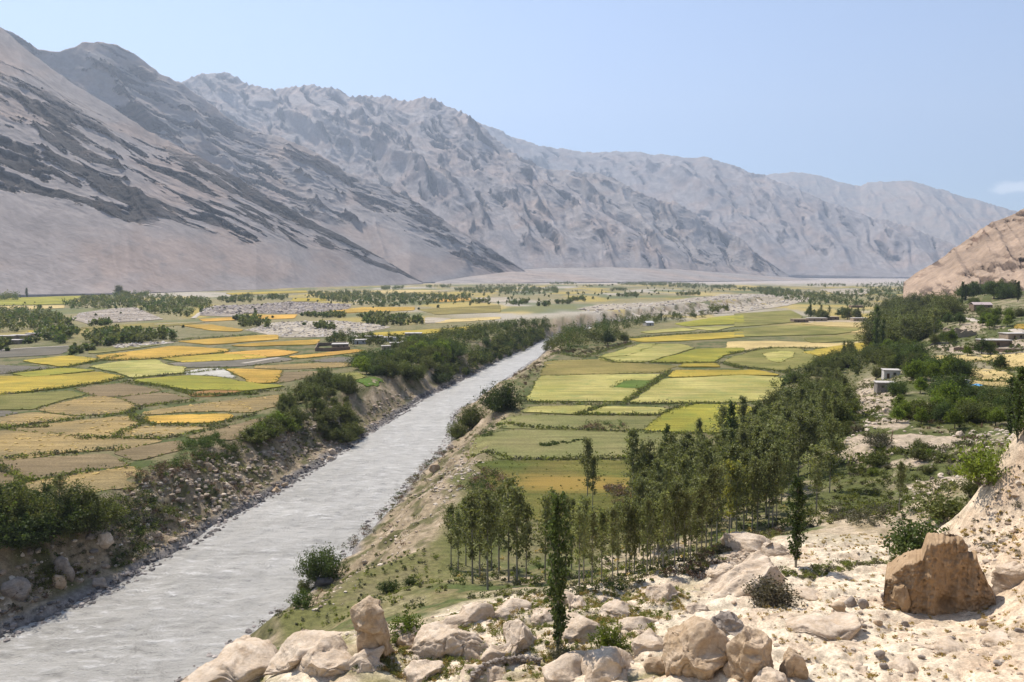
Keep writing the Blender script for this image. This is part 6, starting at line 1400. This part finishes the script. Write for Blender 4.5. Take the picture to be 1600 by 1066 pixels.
def house(px, py, w, d, h, rz, label, wall=W_WHITE, roof=F_PALE, name='house', doors=((0.3, 0.9, 1.9),), wins=((0.6, 0.8, 0.8),), side=(), pitched=False, cat='house', roof_over=0.25):
    """a flat- or pitch-roofed house; its front looks at -y before it is turned; doors/windows: (place along the front 0..1, width, height)"""
    x, y = at(px, py); zs = [float(hz(x + a, y + b_)[0]) for a in (-w / 2, w / 2) for b_ in (0, d)]
    r = bpy.data.objects.new(name, None); C.objects.link(r); r.location = (x, y, min(zs)); r.rotation_euler = (0, 0, rz); tag(r, label, cat)
    t_ = 0.35; b0 = -1.5; lift = max(zs) - min(zs); H = h + lift * 0.5
    boxes('wall', [(-w / 2, w / 2, 0, t_, b0, H), (-w / 2, w / 2, d - t_, d, b0, H), (-w / 2, -w / 2 + t_, t_, d - t_, b0, H), (w / 2 - t_, w / 2, t_, d - t_, b0, H)], wall, r)
    ov = roof_over
    if pitched:
        bm = bmesh.new(); zt = H + 0.02; zr = H + d * 0.22
        pts_ = [(-w / 2 - ov, -ov, zt), (w / 2 + ov, -ov, zt), (w / 2 + ov, d / 2, zr), (-w / 2 - ov, d / 2, zr), (w / 2 + ov, d + ov, zt), (-w / 2 - ov, d + ov, zt)]
        v = [bm.verts.new(p_) for p_ in pts_]; v2 = [bm.verts.new((p_[0], p_[1], p_[2] - 0.18)) for p_ in pts_]
        for q in ((0, 1, 2, 3), (3, 2, 4, 5)): bm.faces.new([v[i] for i in q]); bm.faces.new([v2[i] for i in reversed(q)])
        for a, b_ in ((0, 1), (1, 2), (2, 4), (4, 5), (5, 3), (3, 0)): bm.faces.new([v[b_], v[a], v2[a], v2[b_]])
        me_ = bpy.data.meshes.new('roof'); bm.to_mesh(me_); bm.free(); ro = link('roof', me_, roof, r)
    else:
        ro = boxes('roof', [(-w / 2 - ov, w / 2 + ov, -ov, d + ov, H + 0.01, H + 0.28)], roof, r)
    for p_, ww, hh in doors: boxes('door', [(-w / 2 + p_ * w - ww / 2, -w / 2 + p_ * w + ww / 2, -0.05, 0.08, lift * 0.5, lift * 0.5 + hh)], D_WOOD, r, 0.01)
    for p_, ww, hh in wins:
        cx = -w / 2 + p_ * w; zb = H - hh - 0.7
        f = boxes('window', [(cx - ww / 2 - .07, cx + ww / 2 + .07, -0.06, 0.05, zb - .07, zb), (cx - ww / 2 - .07, cx + ww / 2 + .07, -0.06, 0.05, zb + hh, zb + hh + .07), (cx - ww / 2 - .07, cx - ww / 2, -0.06, 0.05, zb, zb + hh), (cx + ww / 2, cx + ww / 2 + .07, -0.06, 0.05, zb, zb + hh)], D_WOOD, r, 0)
        boxes('pane', [(cx - ww / 2, cx + ww / 2, -0.02, 0.04, zb, zb + hh)], D_HOLE, f, 0)
    return r
house(1394, 590, 5.4, 4.6, 2.9, -0.25, 'whitewashed house, the upper of the two on the village spur', wins=((0.65, 0.8, 0.9),), doors=((0.25, 0.9, 1.9),))
house(1385, 612, 5.0, 3.6, 2.7, -0.18, 'stone house with a pale flat roof, the lower of the two on the village spur', wall=W_STONE, doors=((0.7, 0.9, 1.8),), wins=((0.3, 0.6, 0.6),))
house(1536, 484, 11.5, 7, 3.6, -0.1, 'long dark-walled house with a faded pink pitched roof under the brown hill', wall=W_BROWN, roof=F_PINK, pitched=True, doors=((0.3, 1.1, 2.1),), wins=((0.55, 1, 1), (0.8, 1, 1)))
house(1560, 542, 11, 7, 2.6, -0.05, 'flat-roofed brown mud house at the left end of the compound wall', wall=W_BROWN, roof=F_PALE, doors=((0.5, 1.0, 1.9),), wins=((0.2, 0.7, 0.7),))
house(1592, 530, 10, 6, 2.6, 0.1, 'pale-roofed mud house cut by the right picture edge', wall=W_MUD, roof=F_PALE)
house(1508, 609, 2.4, 2.4, 2.3, 0.1, 'tiny whitewashed shed left of the blue tarpaulin', doors=((0.5, 0.8, 1.7),), wins=())
house(1016, 509, 7.5, 6, 2.6, 0.4, 'tiny white-roofed hut among trees beyond the far fields', roof=F_TIN, pitched=True, doors=((0.5, 1, 1.9),), wins=())
house(531, 545, 9.5, 8, 2.6, 0.15, 'pale-roofed mud house in the corner of a walled yard in the left fields', wall=W_BROWN, doors=((0.4, 1, 1.9),), wins=((0.75, .8, .8),))
for i, (a, b_, w, d, rz, lb) in enumerate([(582, 532, 13, 7, 0.1, 'pale flat roof at the left end of the left bank hamlet'), (608, 534, 10, 8, -0.1, 'pale-roofed house in the middle of the left bank hamlet'), (620, 543, 8, 6, 0.2, 'small pale roof nearest the river wood in the left bank hamlet'), (632, 541, 6, 5, 0.0, 'lone low roof at the right end of the left bank hamlet'), (646, 527, 12, 8, 0.1, 'bright-roofed house highest up in the left bank hamlet'), (563, 538, 9, 6, 0.3, 'brown mud house beside the left bank hamlet road'), (604, 548, 5, 4, 0.3, 'white shed at the edge of the riverside wood')]):
    house(a, b_, w, d, 2.6, rz, lb, wall=(W_MUD, W_WHITE)[i % 2], roof=F_PALE, wins=((0.7, .8, .8),))
for i, (a, b_, w, rz, lb) in enumerate([(8, 531, 11, 0.1, 'grey-roofed house at the left picture edge in the fields'), (26, 530, 13, -0.05, 'long pale-roofed house in the far left hamlet'), (50, 527, 9, 0.1, 'short pale-roofed house at the right end of the far left hamlet'), (14, 538, 12, 0.0, 'low house in front of the far left hamlet')]):
    house(a, b_, w, 6, 2.5, rz, lb, wall=W_MUD, roof=F_PALE, wins=())
for i, (a, b_, w, rz, lb) in enumerate([(1252, 504, 14, 0.1, 'low mud house under the dark spire poplar at the end of the fields'), (1278, 502, 18, 0.0, 'long low mud house in the middle of the far row'), (1302, 500, 12, 0.1, 'small mud house at the right end of the far row'), (1345, 502, 14, 0.0, 'mud house beside the big grey-green grove'), (1340, 481, 16, 0.1, 'long mud house behind the far row near the gravel')]):
    house(a, b_, w, 8, 2.8, rz, lb, wall=(W_BROWN, W_MUD)[i % 2], roof=(W_MUD, F_PALE)[i % 2], wins=((0.7, 1, 1),))
def wall_run(pts_, h, t_, mat, name, label, seed, ruin=0.3):
    """a mud or stone wall following the ground, with a broken top"""
    W = [hit(*q)[:2] for q in pts_]; L = sum(math.hypot(*(W[i + 1] - W[i])) for i in range(len(W) - 1)); n = max(6, int(L / 0.7)); Q = resample(W, n); tg = np.gradient(Q, axis=0); nr = np.c_[-tg[:, 1], tg[:, 0]] / np.hypot(*tg.T)[:, None]; zg = hz(Q[:, 0], Q[:, 1])
    top = zg + h * (1 - ruin * np.clip(0.5 + fbm(np.arange(n) / 5.0, np.full(n, seed * 1.7), 3, seed), 0, 1)); V = np.zeros((n, 4, 3))
    for k, (s_, zz) in enumerate(((-1, zg - 1), (-0.8, top), (0.8, top), (1, zg - 1))): V[:, k, :2] = Q + nr * t_ / 2 * s_; V[:, k, 2] = zz
    F = grid_faces(n, 4)
    F = np.r_[F, [[0, 1, 2, 3]], [[4 * n - 1, 4 * n - 2, 4 * n - 3, 4 * n - 4]]]
    return tag(link(name, np_mesh(name, V.reshape(-1, 3), F, False), mat), label, 'wall')
wall_run([(1490, 549), (1530, 547), (1620, 546)], 1.6, 0.6, W_BROWN, 'compound_wall', 'long brown compound wall above the straw fields', 1, 0.25)
wall_run([(493, 549), (497, 541), (520, 540), (541, 539), (546, 547), (520, 549), (493, 549)], 2.2, 0.6, W_BROWN, 'yard_wall', 'dark mud wall round a square yard in the left fields', 2, 0.15)
wall_run([(1452, 541), (1488, 538)], 1.0, 0.6, W_STONE, 'field_wall', 'broken stone wall left of the ruined mud building', 3, 0.6)
wall_run([(1530, 552), (1620, 552)], 0.7, 0.7, W_STONE, 'field_wall', 'low stone wall under the brown compound wall', 4, 0.5)
# roofless mud building
x, y = at(1506, 527)
r = bpy.data.objects.new('ruined_building', None); C.objects.link(r); r.location = (x, y, float(hz(x, y)[0])); tag(r, 'roofless pale mud building with broken walls beside the orchard', 'ruin')
def ruin_panel(x0, y0, x1, y1, h, seed):
    n = 26; t_ = 0.5; q = np.stack([np.linspace(x0, x1, n), np.linspace(y0, y1, n)], 1); d_ = np.array((x1 - x0, y1 - y0)); nr = np.array((-d_[1], d_[0])) / np.hypot(*d_)
    top = h * (0.75 + 0.35 * fbm(np.arange(n) / 6., np.full(n, seed * 3.1), 3, seed)); V = np.zeros((n, 4, 3))
    for k, (s_, zz) in enumerate(((-1, -1.5), (-1, 0), (1, 0), (1, -1.5))): V[:, k, :2] = q + nr * t_ / 2 * s_; V[:, k, 2] = zz if zz else top
    F = np.r_[grid_faces(n, 4), [[0, 1, 2, 3]], [[4 * n - 1, 4 * n - 2, 4 * n - 3, 4 * n - 4]]]
    link('wall', np_mesh('wall', V.reshape(-1, 3), F, False), W_MUD, r)
ruin_panel(-6, 0, 6, 0, 4.0, 11); ruin_panel(-5.7, 0.3, -5.7, 7.5, 4.2, 12); ruin_panel(5.7, 0.3, 5.7, 7.5, 3.4, 13); ruin_panel(-6, 8, 6, 8, 4.6, 14)
# blue tarpaulin shelter
x, y = at(1524, 609); r = bpy.data.objects.new('tarpaulin_shelter', None); C.objects.link(r); r.location = (x, y, float(hz(x, y)[0])); tag(r, 'bright blue tarpaulin stretched over low posts beside the straw field', 'shelter')
n = 14; gx, gy = np.meshgrid(np.linspace(-2.3, 2.3, n), np.linspace(-1.5, 1.8, n)); gz = 1.35 + 0.12 * np.cos(gx * 2.2) * np.cos(gy * 2) - 0.14 * (np.abs(gx) > 2.0) + 0.05 * pn(gx, gy, 3); V = np.stack([gx, gy, gz], -1).reshape(-1, 3); V2 = V - (0, 0, 0.05)
F = grid_faces(n, n); rim = [i for i in range(n)] + [n * k + n - 1 for k in range(1, n)] + [n * n - 1 - k for k in range(1, n)] + [n * (n - 1 - k) for k in range(1, n - 1)]
sides = [(rim[i], rim[(i + 1) % len(rim)], rim[(i + 1) % len(rim)] + n * n, rim[i] + n * n) for i in range(len(rim))]
link('sheet', np_mesh('sheet', np.r_[V, V2], np.r_[F, F[:, ::-1] + n * n, np.array(sides)]), T_BLUE, r)
for sx in (-2.1, 2.1):
    for sy in (-1.3, 1.6): V, F = tube([(sx, sy, -0.4), (sx, sy, 1.25)], [0.05, 0.05], 6); link('post', np_mesh('post', V, F), D_WOOD, r)
# leaning wooden post on the stony patch
x, y = at(1392, 693); V, F = tube([(0, 0, -0.4), (0.12, 0, 1.2), (0.32, 0.02, 2.55)], [0.10, 0.09, 0.07], 7)
o = tag(link('wooden_post', np_mesh('wooden_post', V, F), mat_plain('weathered_brown_wood', (0.20, 0.10, 0.06), 4, 0.01)), 'leaning brown wooden post standing on the pale stony patch', 'post'); o.location = (x, y, float(hz(x, y)[0]))
# dirt tracks
M_track = mat_plain('pale_dirt_track', (0.44, 0.38, 0.31), 0.8, 0.03, 0.2, obj=False)
for L, wd in [(pl(c4, (1190, 268), (1240, 232), (1290, 208), (1345, 190)), 5), (pl(c4, (950, 306), (1120, 296), (1290, 291)), 3.5), (pl(c5, (0, 547), (110, 530), (225, 512)), 3.5), (pl(c5, (620, 348), (700, 384)), 5), (pl(c7, (1215, 232), (1300, 245), (1390, 268)), 4), (pl(c7, (1540, 302), (1610, 322)), 5), (pl(c7, (1300, 415), (1480, 412), (1620, 408)), 2.5), (pl(c4, (-40, 475), (40, 462), (200, 450), (430, 440)), 3)]:
    W = np.array([hit(*q)[:2] for q in L]); n = max(12, int(np.sum(np.hypot(*np.diff(W, axis=0).T)) / 3)); Q = resample(W, n); Q = Q + np.stack([pn(Q[:, 0] / 20, Q[:, 1] / 20, 71), pn(Q[:, 0] / 20, Q[:, 1] / 20, 72)], 1)
    tg = np.gradient(Q, axis=0); nr = np.c_[-tg[:, 1], tg[:, 0]] / np.hypot(*tg.T)[:, None]; V = np.zeros((n, 4, 3)); up = 0.16 + np.hypot(*Q.T) * 0.0004
    for k, s_ in enumerate((-1, -0.85, 0.85, 1)): V[:, k, :2] = Q + nr * wd / 2 * s_; V[:, k, 2] = hz(V[:, k, 0], V[:, k, 1]) + (up if k in (1, 2) else -0.2)
    tag(link('dirt_track', np_mesh('dirt_track', V.reshape(-1, 3), grid_faces(n, 4)), M_track), kind='structure')
# ------------------------------------------------------------------ air: haze in one closed box round the whole scene
def haze_box(x0, x1, y0, y1, z0, z1, dens):
    me = bpy.data.meshes.new('haze')
    v = [(x, y, z) for z in (z0, z1) for y in (y0, y1) for x in (x0, x1)]
    me.from_pydata(v, [], [(0, 2, 3, 1), (4, 5, 7, 6), (0, 1, 5, 4), (2, 6, 7, 3), (0, 4, 6, 2), (1, 3, 7, 5)])
    m, t, out = new_mat('haze_air')
    pv = t.nodes.new('ShaderNodeVolumePrincipled')
    pv.inputs['Color'].default_value = (0.68, 0.81, 1.0, 1)
    pv.inputs['Density'].default_value = dens
    pv.inputs['Anisotropy'].default_value = 0.25
    t.links.new(pv.outputs[0], out.inputs['Volume'])
    o = link('haze', me, m)
    return tag(o, kind='stuff')
haze_box(-12500, 12500, -11500, 20500, -30, 4300, 6.8e-5)
